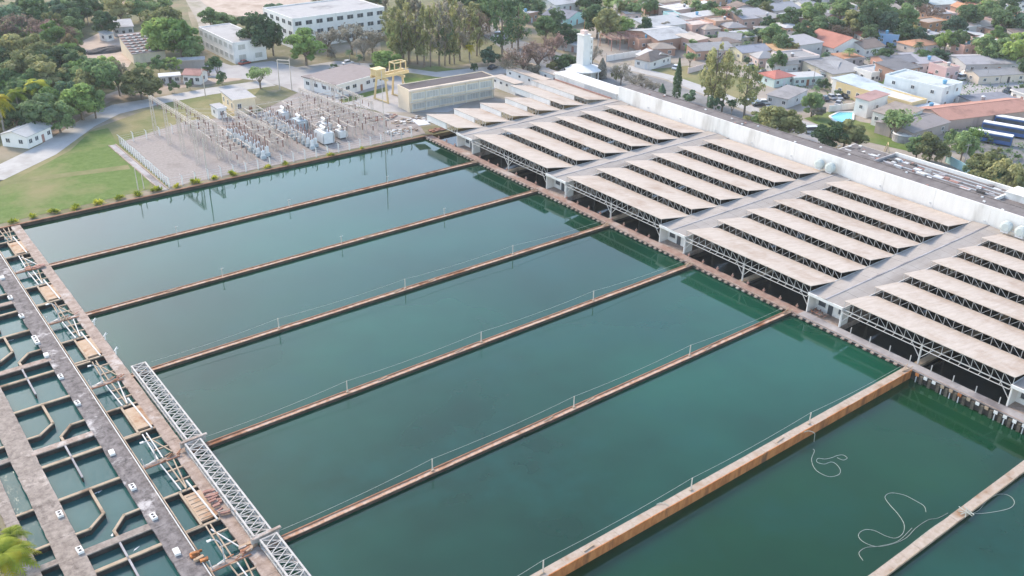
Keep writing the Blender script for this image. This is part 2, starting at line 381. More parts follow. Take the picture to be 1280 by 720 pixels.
sheet('pavement', 'pale_road', [(770, 84), (830, 98), (900, 126), (970, 152), (980, 150), (910, 118), (840, 94), (780, 80)], 0.06)
sheet('side_street', 'asphalt', [(800, 2), (818, 2), (850, 40), (840, 62), (815, 34)], 0.05)
sheet('side_street', 'asphalt', [(1090, 52), (1130, 62), (1200, 84), (1290, 100), (1290, 128), (1200, 132), (1150, 100), (1100, 76)], 0.05)
sheet('depot_yard', 'plaza', [(1190, 128), (1200, 100), (1290, 104), (1290, 132)], 0.08)
sheet('town_ground', 'dirt_pale', [(760, 4), (1290, 30), (1290, 230), (1180, 215), (1000, 180), (860, 130), (770, 90), (720, 60)], 0.02)
sheet('vacant_lot', 'dry_grass', [(800, 88), (860, 82), (940, 100), (945, 128), (900, 118), (830, 97)], 0.05)
sheet('parking_lot', 'plaza', [(1000, 150), (1030, 158), (1040, 170), (1030, 186), (995, 178)], 0.07)
sheet('garden', 'lawn', [(1005, 148), (1040, 138), (1075, 152), (1150, 165), (1150, 192), (1060, 172)], 0.06)
sheet('bus_yard', 'asphalt', [(1190, 185), (1290, 165), (1290, 240), (1230, 215)], 0.06)
sheet('works_yard', 'dirt_pale', [(480, 140), (520, 148), (560, 160), (600, 140), (660, 118), (690, 100), (640, 100), (560, 140)], 0.055)

# ================================================================== BASINS
ordn = ['', 'first', 'second', 'third', 'fourth', 'fifth', 'sixth', 'seventh', 'eighth']
# far bank
t = thing('basin_bank_wall', 'straight dark brown bank wall along the far edge of the basins, below the agave plants', 'wall', (XW, DY[0], 0))
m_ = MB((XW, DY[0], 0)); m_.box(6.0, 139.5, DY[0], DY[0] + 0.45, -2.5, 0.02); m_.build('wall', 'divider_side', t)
m_ = MB((XW, DY[0], 0)); m_.box(6.0, 139.5, DY[0] - 0.06, DY[0] + 0.51, 0.02, 0.16); m_.build('coping', 'divider_kerb', t)

for i in range(1, 9):
    y = DY[i]
    wide = 0.62 if i in (6, 7) else 0.40
    lab = {6: 'broad orange divider wall with deep exposed side above the lowered basin', 7: 'pale divider wall tied with ropes in the bottom right corner of the water',
           8: 'pale divider wall nearest the camera'}.get(i, 'long thin rusty divider wall, %s out from the far grassy bank' % ordn[i])
    o = (XW, y, 0)
    t = thing('basin_divider_wall', lab, 'wall', o)
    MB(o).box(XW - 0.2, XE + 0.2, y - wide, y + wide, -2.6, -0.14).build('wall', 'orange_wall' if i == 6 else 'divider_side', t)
    # coping slabs, one by one, laid slightly unevenly
    n = 36; L = (XE - XW) / n
    for k in range(n):
        z = -0.03 + random.uniform(-0.02, 0.02); e = 0.03 + random.uniform(-0.03, 0.03)
        p = (XW + k * L + 0.02, y + e * 0.5, z - 0.055); q = (XW + (k + 1) * L - 0.02, y + e * 0.5, z - 0.055)
        bar('coping_slab', p, q, 2 * wide + 0.06, 0.11, 'stone_path' if i in (6, 7) else 'divider_top', t, o)
    if i not in (6, 7):
        MB(o).box(XW, XE, y + wide - 0.16, y + wide + 0.05, -0.16, 0.10).build('kerb', 'divider_kerb', t)
    else:
        MB(o).box(XW, XE, y - wide - 0.07, y - wide + 0.05, -0.35, -0.02).build('kerb', 'orange_wall' if i == 6 else 'concrete_tan', t)
    # line posts with a cable
    if i >= 3 and i <= 6:
        tops = []
        for X in ((32.5,) if i != 3 else (34.5,)) + (57.1, 83.6, 110.0, 136.4):
            if 40 < X < 130:
                bar('post', (X, y + 0.05, 0), (X, y + 0.05, 2.1), 0.12, 0.12, 'post_beige', t, o)
                bar('post_foot', (X - 0.25, y + 0.05, 0.08), (X + 0.25, y + 0.05, 0.08), 0.3, 0.08, 'concrete_tan', t, o)
            tops.append(Vector((X, y + 0.15, 2.0 if 40 < X < 130 else 1.3)))
        cb = MB(o)
        pts = []
        for a, b in zip(tops[:-1], tops[1:]):
            for s_ in range(8):
                f = s_ / 8; pts.append(a.lerp(b, f) - Vector((0, 0, 0.35 * 4 * f * (1 - f))))
        pts.append(tops[-1]); cb.tube(pts, 0.022, 4).build('cable', 'rope', t)
    elif i in (1, 2):
        for X in (57.1, 83.6, 110.0):
            bar('post', (X, y + 0.05, 0), (X, y + 0.05, 1.8), 0.10, 0.10, 'post_beige', t, o)
            bar('post_arm', (X - 0.3, y + 0.05, 1.7), (X + 0.5, y + 0.05, 1.7), 0.06, 0.06, 'white_steel', t, o)
    # small debris ties on the walls
    for k in range(3):
        X = random.uniform(45, 130); a = random.uniform(-0.5, 0.5)
        bar('batten', (X - 0.9, y - 0.1 + a * 0.2, 0.06), (X + 0.9, y + 0.1 + a * 0.2, 0.06), 0.16, 0.08, 'concrete_tan', t, o)

# ropes floating in the lowered basin
def spline(pts, n=10):
    out = []; P = [Vector(p) for p in pts]
    for k in range(len(P) - 1):
        p0, p1, p2, p3 = P[max(k - 1, 0)], P[k], P[k + 1], P[min(k + 2, len(P) - 1)]
        for s_ in range(n):
            t_ = s_ / n
            out.append(0.5 * ((2 * p1) + (p2 - p0) * t_ + (2 * p0 - 5 * p1 + 4 * p2 - p3) * t_ ** 2 + (3 * p1 - p0 - 3 * p2 + p3) * t_ ** 3))
    out.append(P[-1]); return out
def rope(label, pxs, z, off=(960, 540)):
    pts = spline([at(off[0] + x / 4, off[1] + y / 4, z) for x, y in pxs])
    o = pts[0].copy(); mb = MB(o); mb.tube(pts, 0.036, 5)
    tag(mb.build('floating_rope', 'rope', None, o), label, 'rope')
rope('small looped rope floating beside the broad orange divider wall', [(225, 85), (232, 96), (218, 140), (240, 190), (300, 222), (350, 215), (362, 190), (340, 160), (315, 150), (280, 160), (245, 150), (250, 132), (285, 135), (320, 128), (345, 118), (375, 115), (396, 130), (375, 140), (345, 128)], ZLOW + 0.03)
rope('large tangled rope with wide loops floating left of the pale divider wall', [(900, 405), (850, 430), (800, 440), (740, 480), (690, 530), (620, 560), (540, 572), (475, 548), (452, 515), (480, 490), (530, 492), (590, 520), (640, 530), (675, 505), (680, 460), (650, 410), (610, 365), (585, 325), (615, 305), (680, 315), (740, 345), (780, 370), (790, 400)], ZLOW + 0.03)
rope('short curled rope end floating under the large tangled rope', [(720, 480), (650, 545), (560, 570), (490, 578), (455, 605), (475, 642)], ZLOW + 0.04)
rope('white rope loop hanging off the right side of the pale divider wall', [(1010, 405), (1060, 408), (1140, 398), (1210, 380), (1232, 350), (1205, 318), (1150, 312), (1095, 345), (1055, 390), (1020, 408)], ZWAT + 0.05)
rope('thin straight floating rope strung beside the pale divider wall', [(480, 735), (640, 620), (820, 480), (960, 390), (1150, 255), (1290, 140)], ZLOW + 0.03)
# lashed battens where the ropes are tied
c0 = at(1207, 641, 0.05)
t = thing('lashed_battens', 'bundle of crossed pale battens lashed on the pale divider wall', 'battens', c0)
for a, b in (((-1.0, -0.5), (0.9, 0.4)), ((-0.6, 0.7), (0.5, -0.9)), ((-0.2, -1.0), (0.1, 1.1)), ((-0.9, 0.2), (0.8, -0.3)), ((0.3, -1.0), (0.8, 0.7))):
    z = random.uniform(0.05, 0.25); bar('batten', (a[0], a[1], z), (b[0], b[1], z + 0.05), 0.09, 0.07, 'rope', t)
for (px, py), nm in (((830, 630), 'pale hose bent over the broad orange divider wall'), ((1013, 540), 'pale rope hanging over the far part of the orange divider wall')):
    c = at(px, py, 0.0)
    pts = spline([c + Vector(p) for p in ((-0.9, 0.5, 0.05), (-0.3, 0.35, 0.12), (0.1, -0.1, 0.12), (0.15, -0.66, 0.05), (0.2, -0.72, -0.7), (0.25, -0.75, -1.5))], 5)
    tag(MB(c).tube(pts, 0.05, 5).build('hose', 'rope', None, c), nm, 'hose')

# ================================================================== EAST WALKWAY
E0 = (XE, 120, 0)
t = thing('basin_walkway', 'long narrow concrete walkway running between the basins and the filter roofs', 'walkway', E0)
y0 = -20.0; k = 0
MB(E0).box(XE + 0.05, XE + 2.1, -40, DY[0], -2.6, -0.16).build('wall', 'dark_wet_and_shade', t)
while y0 < DY[0] - 0.1:
    y1 = min(y0 + 3.13, DY[0])
    z = 0.0 + random.uniform(-0.012, 0.012)
    bar('deck_slab', (XE + 1.13, y0 + 0.015, z - 0.07), (XE + 1.13, y1 - 0.015, z - 0.07), 2.25, 0.14, 'walkway_red' if y0 > 88 else 'concrete_grey', t, E0)
    y0 = y1
bar('edge_rail', (XE + 0.12, -20, 0.06), (XE + 0.12, DY[0], 0.06), 0.14, 0.12, 'concrete_pink', t, E0)
y = 17.0
while y < DY[0] - 1:
    low = DY[7] < y < DY[6]
    if not any(abs(y - d) < 0.9 for d in DY):
        if low:
            bar('pile', (XE - 0.18, y - 0.45, -2.4), (XE - 0.18, y - 0.45, -0.35), 0.5, 0.42, 'algae_pile', t, E0)
            bar('gate_panel', (XE - 0.24, y + 0.4, -0.62), (XE - 0.24, y + 0.4, -0.06), 0.62, 0.10, random.choice(['white_paint', 'white_paint', 'white_paint', 'concrete_tan', 'plate_tan', 'orange_wall']), t, E0)
            if random.random() < 0.35: bar('drip_pipe', (XE - 0.35, y + 0.4, -2.0), (XE - 0.35, y + 0.4, -0.7), 0.14, 0.14, 'galv', t, E0)
        else:
            bar('notch_block', (XE - 0.12, y - 0.32, -0.30), (XE - 0.12, y + 0.32, -0.30), 0.5, 0.26, 'concrete_pink', t, E0)
    y += 1.52
gal = [201.4, 162.85, 124.2, 85.55, 46.9, 8.3]
y = 20.0
while y < 216:
    if not any(abs(y - g_) < 4.2 for g_ in gal):
        far = y > 88
        bar('rail_post', (XE + 2.0, y, 0), (XE + 2.0, y, 1.25 if not far else 1.0), 0.13, 0.13, 'white_steel' if not far else 'concrete_pink', t, E0)
        if far: bar('post_cap', (XE + 2.0, y - 0.2, 0.5), (XE + 2.0, y + 0.2, 0.5), 0.35, 0.3, 'red_brown', t, E0)
    y += 3.95
for j in range(1, 7):       # forked pipe struts where dividers land
    for s_ in (-0.5, 0.5):
        bar('strut', (XE - 1.9, DY[j], 0.05), (XE + 0.3, DY[j] + s_, 0.45), 0.12, 0.12, 'concrete_tan', t, E0)

# ================================================================== FILTER HOUSE
GW = 3.75
XT = [139.8 + 9.45 * k for k in range(6)] + [197.4]
ZB, ZT = 3.62, 5.28
def lattice(root, o, X, ya, yb, n, zb, zt, steel, chordw=0.14):
    """one truss along Y: chords, posts and diagonals as members of their own"""
    tr = bpy.data.objects.new('truss', None); COL.objects.link(tr); tr.parent = root
    tr.location = Vector((X, ya, zb)) - Vector(o)
    po = (X, ya, zb)
    bar('top_chord', (X, ya, zt), (X, yb, zt), chordw, chordw, steel, tr, po)
    bar('bottom_chord', (X, ya, zb), (X, yb, zb), chordw, chordw, steel, tr, po)
    st = (yb - ya) / n
    for k in range(n + 1): bar('vertical', (X, ya + k * st, zb + 0.07), (X, ya + k * st, zt - 0.07), 0.075, 0.075, steel, tr, po)
    for k in range(n):
        q = (k * 4 // n) % 2
        a, b = (zb, zt) if q == 0 else (zt, zb)
        bar('diagonal', (X, ya + k * st, a), (X, ya + (k + 1) * st, b), 0.062, 0.062, steel, tr, po)
    return tr
bay_names = ['in the farthest bay', 'in the second bay from the far end', 'in the third bay from the far end', 'in the fourth bay from the far end', 'in the nearest bay at the right edge']
bays = [(gal[0] + GW, None), (gal[1] + GW, gal[0] - GW), (gal[2] + GW, gal[1] - GW), (gal[3] + GW, gal[2] - GW), (gal[4] + GW, gal[3] - GW), (gal[5] + GW, gal[4] - GW)]
far_end = [220.3, 220.4, 220.6, 221.0, 231.0, 232.0]
bay_lab = ['short sawtooth roof bay with whitewashed trusses at the far end beside the beige block',
           'beige sawtooth roof bay between the two farthest grey gallery roofs',
           'beige sawtooth roof bay between the second and third gallery roofs from the far end',
           'beige sawtooth roof bay between the third and fourth gallery roofs from the far end',
           'beige sawtooth roof bay at the right, over the row of white gate panels',
           'beige sawtooth roof bay nearest the camera, beyond the right edge']
for bi, (ya, yb) in enumerate(bays):
    o = (139.8, ya, 0)
    t = thing('sawtooth_roof_bay', bay_lab[bi], 'roof', o)
    for k in range(6):
        e = far_end[k] if yb is None else yb
        X0, X1 = XT[k], XT[k + 1]
        # roof sheet: high on its truss, falling to the foot of the next truss, 12 cm thick
        mb = MB(o)
        ov = 0.28; e0, e1 = ya - 0.12, e + 0.12
        zA, zB_ = ZT + 0.14, ZB + 0.12
        prof = [(X0 - ov, zA + 0.03), (X1 - 0.16, zB_), (X1 - 0.16, zB_ - 0.12), (X0 - ov, zA - 0.09)]
        vs_ = [(x, yy, z) for yy in (e0, e1) for x, z in prof]
        mb.add(vs_, [(0, 4, 5, 1), (1, 5, 6, 2), (3, 7, 4, 0), (0, 1, 2, 3), (7, 6, 5, 4)])
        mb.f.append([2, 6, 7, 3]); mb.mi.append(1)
        mb.build('roof_sheet', ['filter_roof', 'shaded_underside'], t)  # underside face carries the painted shade
        if e < ya + 17 or yb is None:
            cut = ya + 5.2 if k < 4 else ya + 6.0
            lattice(t, o, X0, ya, cut, 4, ZB, ZT, 'white_steel')
            MB(o).box(X0 - 0.08, X0 + 0.08, cut + 0.05, e, ZB - 0.1, ZT).build('infill_wall', 'white_paint', t)
        else:
            lattice(t, o, X0, ya, e, 18, ZB, ZT, 'white_steel', 0.14 if k == 0 else 0.10)
        # lower walkway beam of the front truss, outriggers and post
        if k == 0 and yb is not None:
            bar('front_beam', (X0 - 0.75, ya, ZB - 0.3), (X0 - 0.75, e, ZB - 0.3), 0.11, 0.11, 'white_steel', t, o)
            st = (e - ya) / 18
            for q in range(19):
                bar('outrigger', (X0, ya + q * st, ZB), (X0 - 0.75, ya + q * st, ZB - 0.25), 0.07, 0.07, 'white_steel', t, o)
            ym = (ya + e) / 2
            bar('post', (X0, ym, -0.1), (X0, ym, ZB), 0.26, 0.26, 'white_steel', t, o)
            for s_ in (-1, 1): bar('knee_brace', (X0, ym, 1.2), (X0, ym + s_ * 2.0, ZB - 0.1), 0.12, 0.12, 'white_steel', t, o)
            for yy, s_ in ((ya, 1), (e, -1)): bar('knee_brace', (X0, yy, 1.2), (X0, yy + s_ * 1.9, ZB - 0.1), 0.11, 0.11, 'white_steel', t, o)
            bar('cross_wall', (XE + 2.25, ym, -0.25), (197, ym, -0.25), 1.1, 0.5, 'concrete_tan', t, o)
            bar('cross_wall', (XE + 2.25, ym, -0.85), (197, ym, -0.85), 0.8, 0.7, 'dark_wet_and_shade', t, o)
        # inner post rows
        ym = (ya + e) / 2
        if k > 0 and yb is not None: bar('post', (X0, ym, -0.1), (X0, ym, ZB), 0.22, 0.22, 'white_steel', t, o)
for gi, yc in enumerate(gal):
    o = (139.8, yc, 0)
    lab = ['grey flat gallery roof with white porch, farthest of the gallery row', 'grey flat gallery roof with white porch, second from the far end', 'grey flat gallery roof with white porch, third from the far end, in the middle',
           'grey flat gallery roof whose white porch has a heap of scrap in front', 'grey flat gallery roof at the right edge above the dark filters', 'grey flat gallery roof beyond the right edge'][gi]
    t = thing('filter_gallery', lab, 'building', o)
    xe = 197.3
    x_f = 139.35
    # roof, pitched very slightly to a ridge, laid in long sheets
    n = 20; L = (xe - x_f) / n
    for k in range(n):
        for s_ in (-1, 1):
            zr = ZB + 0.62 + random.uniform(-0.01, 0.01)
            mb = MB(o); xa, xb = x_f + k * L + 0.02, x_f + (k + 1) * L - 0.02
            za, zb = zr, zr - 0.28
            vs_ = [(xa, yc + s_ * 0.12, za), (xb, yc + s_ * 0.12, za), (xb, yc + s_ * (GW + 0.05), zb), (xa, yc + s_ * (GW + 0.05), zb)]
            vs_ += [(x, y_, z - 0.1) for x, y_, z in vs_]
            fs = [(0, 1, 2, 3), (7, 6, 5, 4), (0, 4, 5, 1), (1, 5, 6, 2), (2, 6, 7, 3), (3, 7, 4, 0)]
            if s_ > 0: pass
            else: fs = [f[::-1] for f in fs][0:6]
            mb.add(vs_, [f[::-1] for f in fs]); mb.build('roof_sheet', 'gallery_roof', t)
    bar('ridge_cap', (x_f - 0.05, yc, ZB + 0.66), (xe, yc, ZB + 0.66), 0.30, 0.08, 'concrete_grey', t, o)
    for s_ in (-1, 1): bar('eave_gutter', (x_f - 0.05, yc + s_ * (GW + 0.02), ZB + 0.36), (xe, yc + s_ * (GW + 0.02), ZB + 0.36), 0.16, 0.12, 'white_steel', t, o)
    # floor slab, side columns, porch
    MB(o).box(XE + 2.26, xe, yc - GW, yc + GW, -1.6, 0.03).build('floor', 'concrete_pink', t)
    for k in range(7):
        for s_ in (-1, 1): bar('column', (XT[k] if k < 6 else 196.9, yc + s_ * (GW - 0.12), 0.03), (XT[k] if k < 6 else 196.9, yc + s_ * (GW - 0.12), ZB + 0.25), 0.3, 0.3, 'white_paint', t, o)
    fr = MB(o); fr.box(142.0, 142.2, yc - GW + 0.2, yc + GW - 0.2, 0.03, ZB + 0.3); fr.build('front_wall', 'white_paint', t)
    for s_ in (-1, 1):
        MB(o).box(139.5, 142.0, yc + s_ * (GW - 0.2) - 0.09, yc + s_ * (GW - 0.2) + 0.09, 0.03, ZB + 0.3).build('porch_side_wall', 'white_paint', t)
    MB(o).box(139.3, 139.5, yc - GW, yc + GW, ZB - 0.05, ZB + 0.5).build('porch_fascia', 'white_paint', t)
    d = bar('door', (141.95, yc + 0.2, 0.05), (141.95, yc + 0.2, 2.2), 1.0, 0.10, 'glass', t, o)
    for yy in (-2.3, 2.1):
        w = bar('window', (141.95, yc + yy, 1.1), (141.95, yc + yy, 2.2), 1.5, 0.09, 'glass', t, o)
        bar('window_sill', (141.86, yc + yy - 0.85, 1.04), (141.86, yc + yy + 0.85, 1.04), 0.25, 0.08, 'white_paint', t, o)
# scrap heap on a gallery porch
t = thing('scrap_heap', 'heap of brown pipes and scrap on the porch of the white gallery front', 'scrap', (140.4, 87.0, 0.03))
for k in range(26):
    a = random.uniform(0, 6.28); x, y = random.gauss(0, 0.45), random.gauss(0, 0.8); z = random.uniform(0.05, 0.85)
    bar('pipe', (x - math.cos(a) * 0.6, y - math.sin(a) * 0.6, z), (x + math.cos(a) * 0.6, y + math.sin(a) * 0.6, z + random.uniform(-0.3, 0.3)), 0.13, 0.13, random.choice(['rust', 'concrete_pink', 'steel_dark', 'red_brown']), t)

# long white wall building behind the filters
o = (197.5, 90, 0); ZW = 8.25
t = thing('long_white_building', 'long white windowless wall block with brown flat roof behind the sawtooth roofs', 'building', o)
yy = -30.0
while yy < 203.0:
    y1 = min(yy + 12.9, 203.2)
    MB(o).box(197.5, 197.85, yy + 0.02, y1 - 0.02, ZB - 0.4, ZW).build('wall_panel', 'white_paint', t); MB(o).box(197.52, 197.84, yy + 0.02, y1 - 0.02, -1.2, ZB - 0.41).build('shaded_lower_panel', 'dark_wet_and_shade', t)  # wall below roof level coloured dark, painted shade seen through the trusses
    bar('scupper', (197.44, yy + 0.6, ZB + 1.15), (197.44, yy + 0.9, ZB + 1.15), 0.25, 0.3, 'galv', t, o)
    yy = y1
MB(o).box(197.86, 203.0, -30, 203.1, -0.2, ZW - 0.35).build('body', 'white_paint', t)
yy = -30.0
while yy < 203:
    y1 = min(yy + 3.9, 203.0); z = ZW - 0.34
    MB(o).box(197.9, 202.9, yy + 0.02, y1 - 0.02, z, z + 0.12 + random.uniform(0, 0.03)).build('roof_slab', 'deck_roof', t)
    yy = y1
MB(o).box(202.7, 203.05, -30, 203.1, ZW - 0.34, ZW - 0.05).build('far_parapet', 'deck_roof', t)
for k in range(46):
    yv = random.uniform(60, 200)
    c = (random.uniform(198.3, 202.4), yv, ZW - 0.18)
    if random.random() < 0.5: bar('roof_curb', c, (c[0], c[1] + 0.5, c[2] + 0.02), 0.4, 0.4, random.choice(['white_paint', 'galv', 'red_brown']), t, o)
# annex with cluttered roof
o = (208, 103, 0)
t = thing('annex_building', 'low annex with cluttered flat roof and white parapet behind the long white wall', 'building', o)
MB(o).box(203.06, 213.6, 60, 131, -0.2, 7.0).build('wall', 'white_paint', t)
MB(o).box(203.2, 213.2, 60.4, 130.6, 7.0, 7.12).build('roof_deck', 'deck_roof', t)
MB(o).box(213.25, 213.75, 60, 119.5, 6.6, 7.95).build('parapet', 'white_paint', t)
MB(o).box(203.2, 213.2, 119.2, 119.6, 7.0, 7.75).build('cross_parapet', 'concrete_grey', t)
MB(o).box(203.2, 213.2, 88.6, 89.0, 7.0, 7.85).build('cross_parapet', 'white_paint', t)
MB(o).box(208.0, 213.2, 77, 88.5, 7.05, 8.6).build('penthouse', 'white_paint', t)
MB(o).box(207.8, 213.4, 76.8, 88.6, 8.6, 8.75).build('penthouse_roof', 'white_paint', t)
for k in range(70):
    x, yv = random.uniform(203.6, 212.5), random.uniform(90, 130); sx, sy, h = random.uniform(0.2, 1.3), random.uniform(0.3, 2.4), random.uniform(0.05, 0.6)
    if yv > 119: h *= 0.3
    bar('roof_unit', (x, yv, 7.12 + h / 2), (x, yv + sy, 7.12 + h / 2), sx, h, random.choice(['white_paint', 'galv', 'concrete_grey', 'deck_roof', 'steel_dark', 'red_brown', 'white_steel']), t, o)
for k in range(9):
    x = 203.7 + k * 1.05; bar('roof_duct', (x, 89.5, 7.3), (x, 118.5 - (k % 3) * 6, 7.3), 0.18, 0.2, 'galv', t, o) if k % 2 else None
# wall-mounted tanks at the gallery ends
for yv, lb in ((129.0, 'pair of grey-green round tanks on the white wall above the middle gallery'), (81.5, 'pair of grey-green round tanks on the white wall above the right gallery')):
    t = thing('roof_tank', lb, 'tank', (196.2, yv, ZB + 1.0))
    worn('tank_green', (0.42, 0.46, 0.44), (0.50, 0.54, 0.52), 1.0, bmp=0)
    for dy in (0.0, -3.2):
        mb = MB(); r = 1.25; n = 14; vs_ = []
        for s_ in (-0.7, -0.5, 0.5, 0.7):
            rr = r * (0.6 if abs(s_) > 0.6 else 1.0)
            for i in range(n): a = 2 * math.pi * i / n; vs_.append((s_, dy + rr * math.cos(a), 1.0 + rr * math.sin(a)))
        fs = [(k * n + i, k * n + (i + 1) % n, (k + 1) * n + (i + 1) % n, (k + 1) * n + i) for k in range(3) for i in range(n)] + [tuple(range(n))[::-1], tuple(range(3 * n, 4 * n))]
        mb.add(vs_, fs); mb.build('tank', 'tank_green', t)
        for s_ in (-0.5, 0.5): bar('cradle', (s_, dy - 0.8, 0.0), (s_, dy + 0.8, 0.0), 0.2, 0.5, 'galv', t)
    bar('pipe', (0, -3.2, 0.4), (0, 0, 0.4), 0.15, 0.15, 'galv', t)
# ================================================================== FLOCCULATORS (left)
def deck(name, label, x0, x1, ya, yb, mat, ch=1.9):
    o = ((x0 + x1) / 2, (ya + yb) / 2, 0)
    t = thing(name, label, 'walkway', o)
    MB(o).box(x0 + 0.12, x1 - 0.12, ya, yb, -2.5, -0.2).build('wall', 'dark_wet_and_shade', t)
    y = ya
    while y < yb - 0.05:
        y1 = min(y + random.uniform(3.6, 5.2), yb)
        # slab with a ragged edge on the water side
        e0 = [random.uniform(-0.10, 0.06) for _ in range(4)]; e1 = [random.uniform(-0.04, 0.04) for _ in range(4)]
        ys = [y + 0.015 + (y1 - y - 0.03) * q / 3 for q in range(4)]
        pts = [(x0 + e0[q], ys[q]) for q in range(4)] + [(x1 + e1[q], ys[q]) for q in (3, 2, 1, 0)]
        MB(o).prism(pts, -0.3, random.uniform(-0.012, 0.012)).build('deck_slab', mat, t)
        y = y1
    return t, o
tA, oA = deck('channel_walkway', 'dark grey stained concrete channel walkway dotted with small white boxes', 21.25, 24.1, -20, DY[0], 'channel_deck')
for x in (24.12, 24.42):
    bar('edge_rail', (x, -20, 0.10 if x > 24.3 else 0.16), (x, DY[0], 0.10 if x > 24.3 else 0.16), 0.13, 0.14, 'white_steel' if x < 24.3 else 'concrete_tan', tA, oA)
bar('gutter_shade', (24.27, -20, -0.1), (24.27, DY[0], -0.1), 0.16, 0.12, 'steel_dark', tA, oA)
tB, oB = deck('channel_walkway', 'brownish concrete channel walkway at the bottom left beside the palm', 9.9, 13.05, -20, 176, 'channel_deck_tan')
tC, oC = deck('bank_walkway', 'crumbling tan concrete bank strip in the bottom left corner', 6.2, 7.75, -20, 140, 'channel_deck_tan')
tW, oW = deck('basin_edge_wall', 'broad pinkish wall top along the left end of the green basins', 29.15, XW + 0.05, -20, DY[0] + 0.4, 'concrete_pink')

def wall_run(parent, o, pts, w, mat='concrete_tan', name='baffle_wall', top=-0.05):
    """thin wall following a polyline, pale top over wet dark sides"""
    for a, b in zip(pts[:-1], pts[1:]):
        d = (Vector((*b, 0)) - Vector((*a, 0))).normalized() * w * 0.42
        pa, pb = Vector((*a, 0)) - d, Vector((*b, 0)) + d
        bar(name, pa + Vector((0, 0, top - 0.09)), pb + Vector((0, 0, top - 0.09)), w, 0.18, mat, parent, o)
        bar('wall_base', pa + Vector((0, 0, top - 1.2)), pb + Vector((0, 0, top - 1.2)), w * 0.8, 2.02, 'dark_wet_and_shade', parent, o)
pos_w = {0: 'at the far grassy bank', 1: 'next nearest the grassy bank', 2: 'in line with the second divider from the far bank', 3: 'at the far end of the upper white lattice girder',
         4: 'where the two upper white lattice girders meet', 5: 'beside the middle lattice girder, bottom left', 6: 'below the frame bottom', 7: 'far below the frame bottom'}
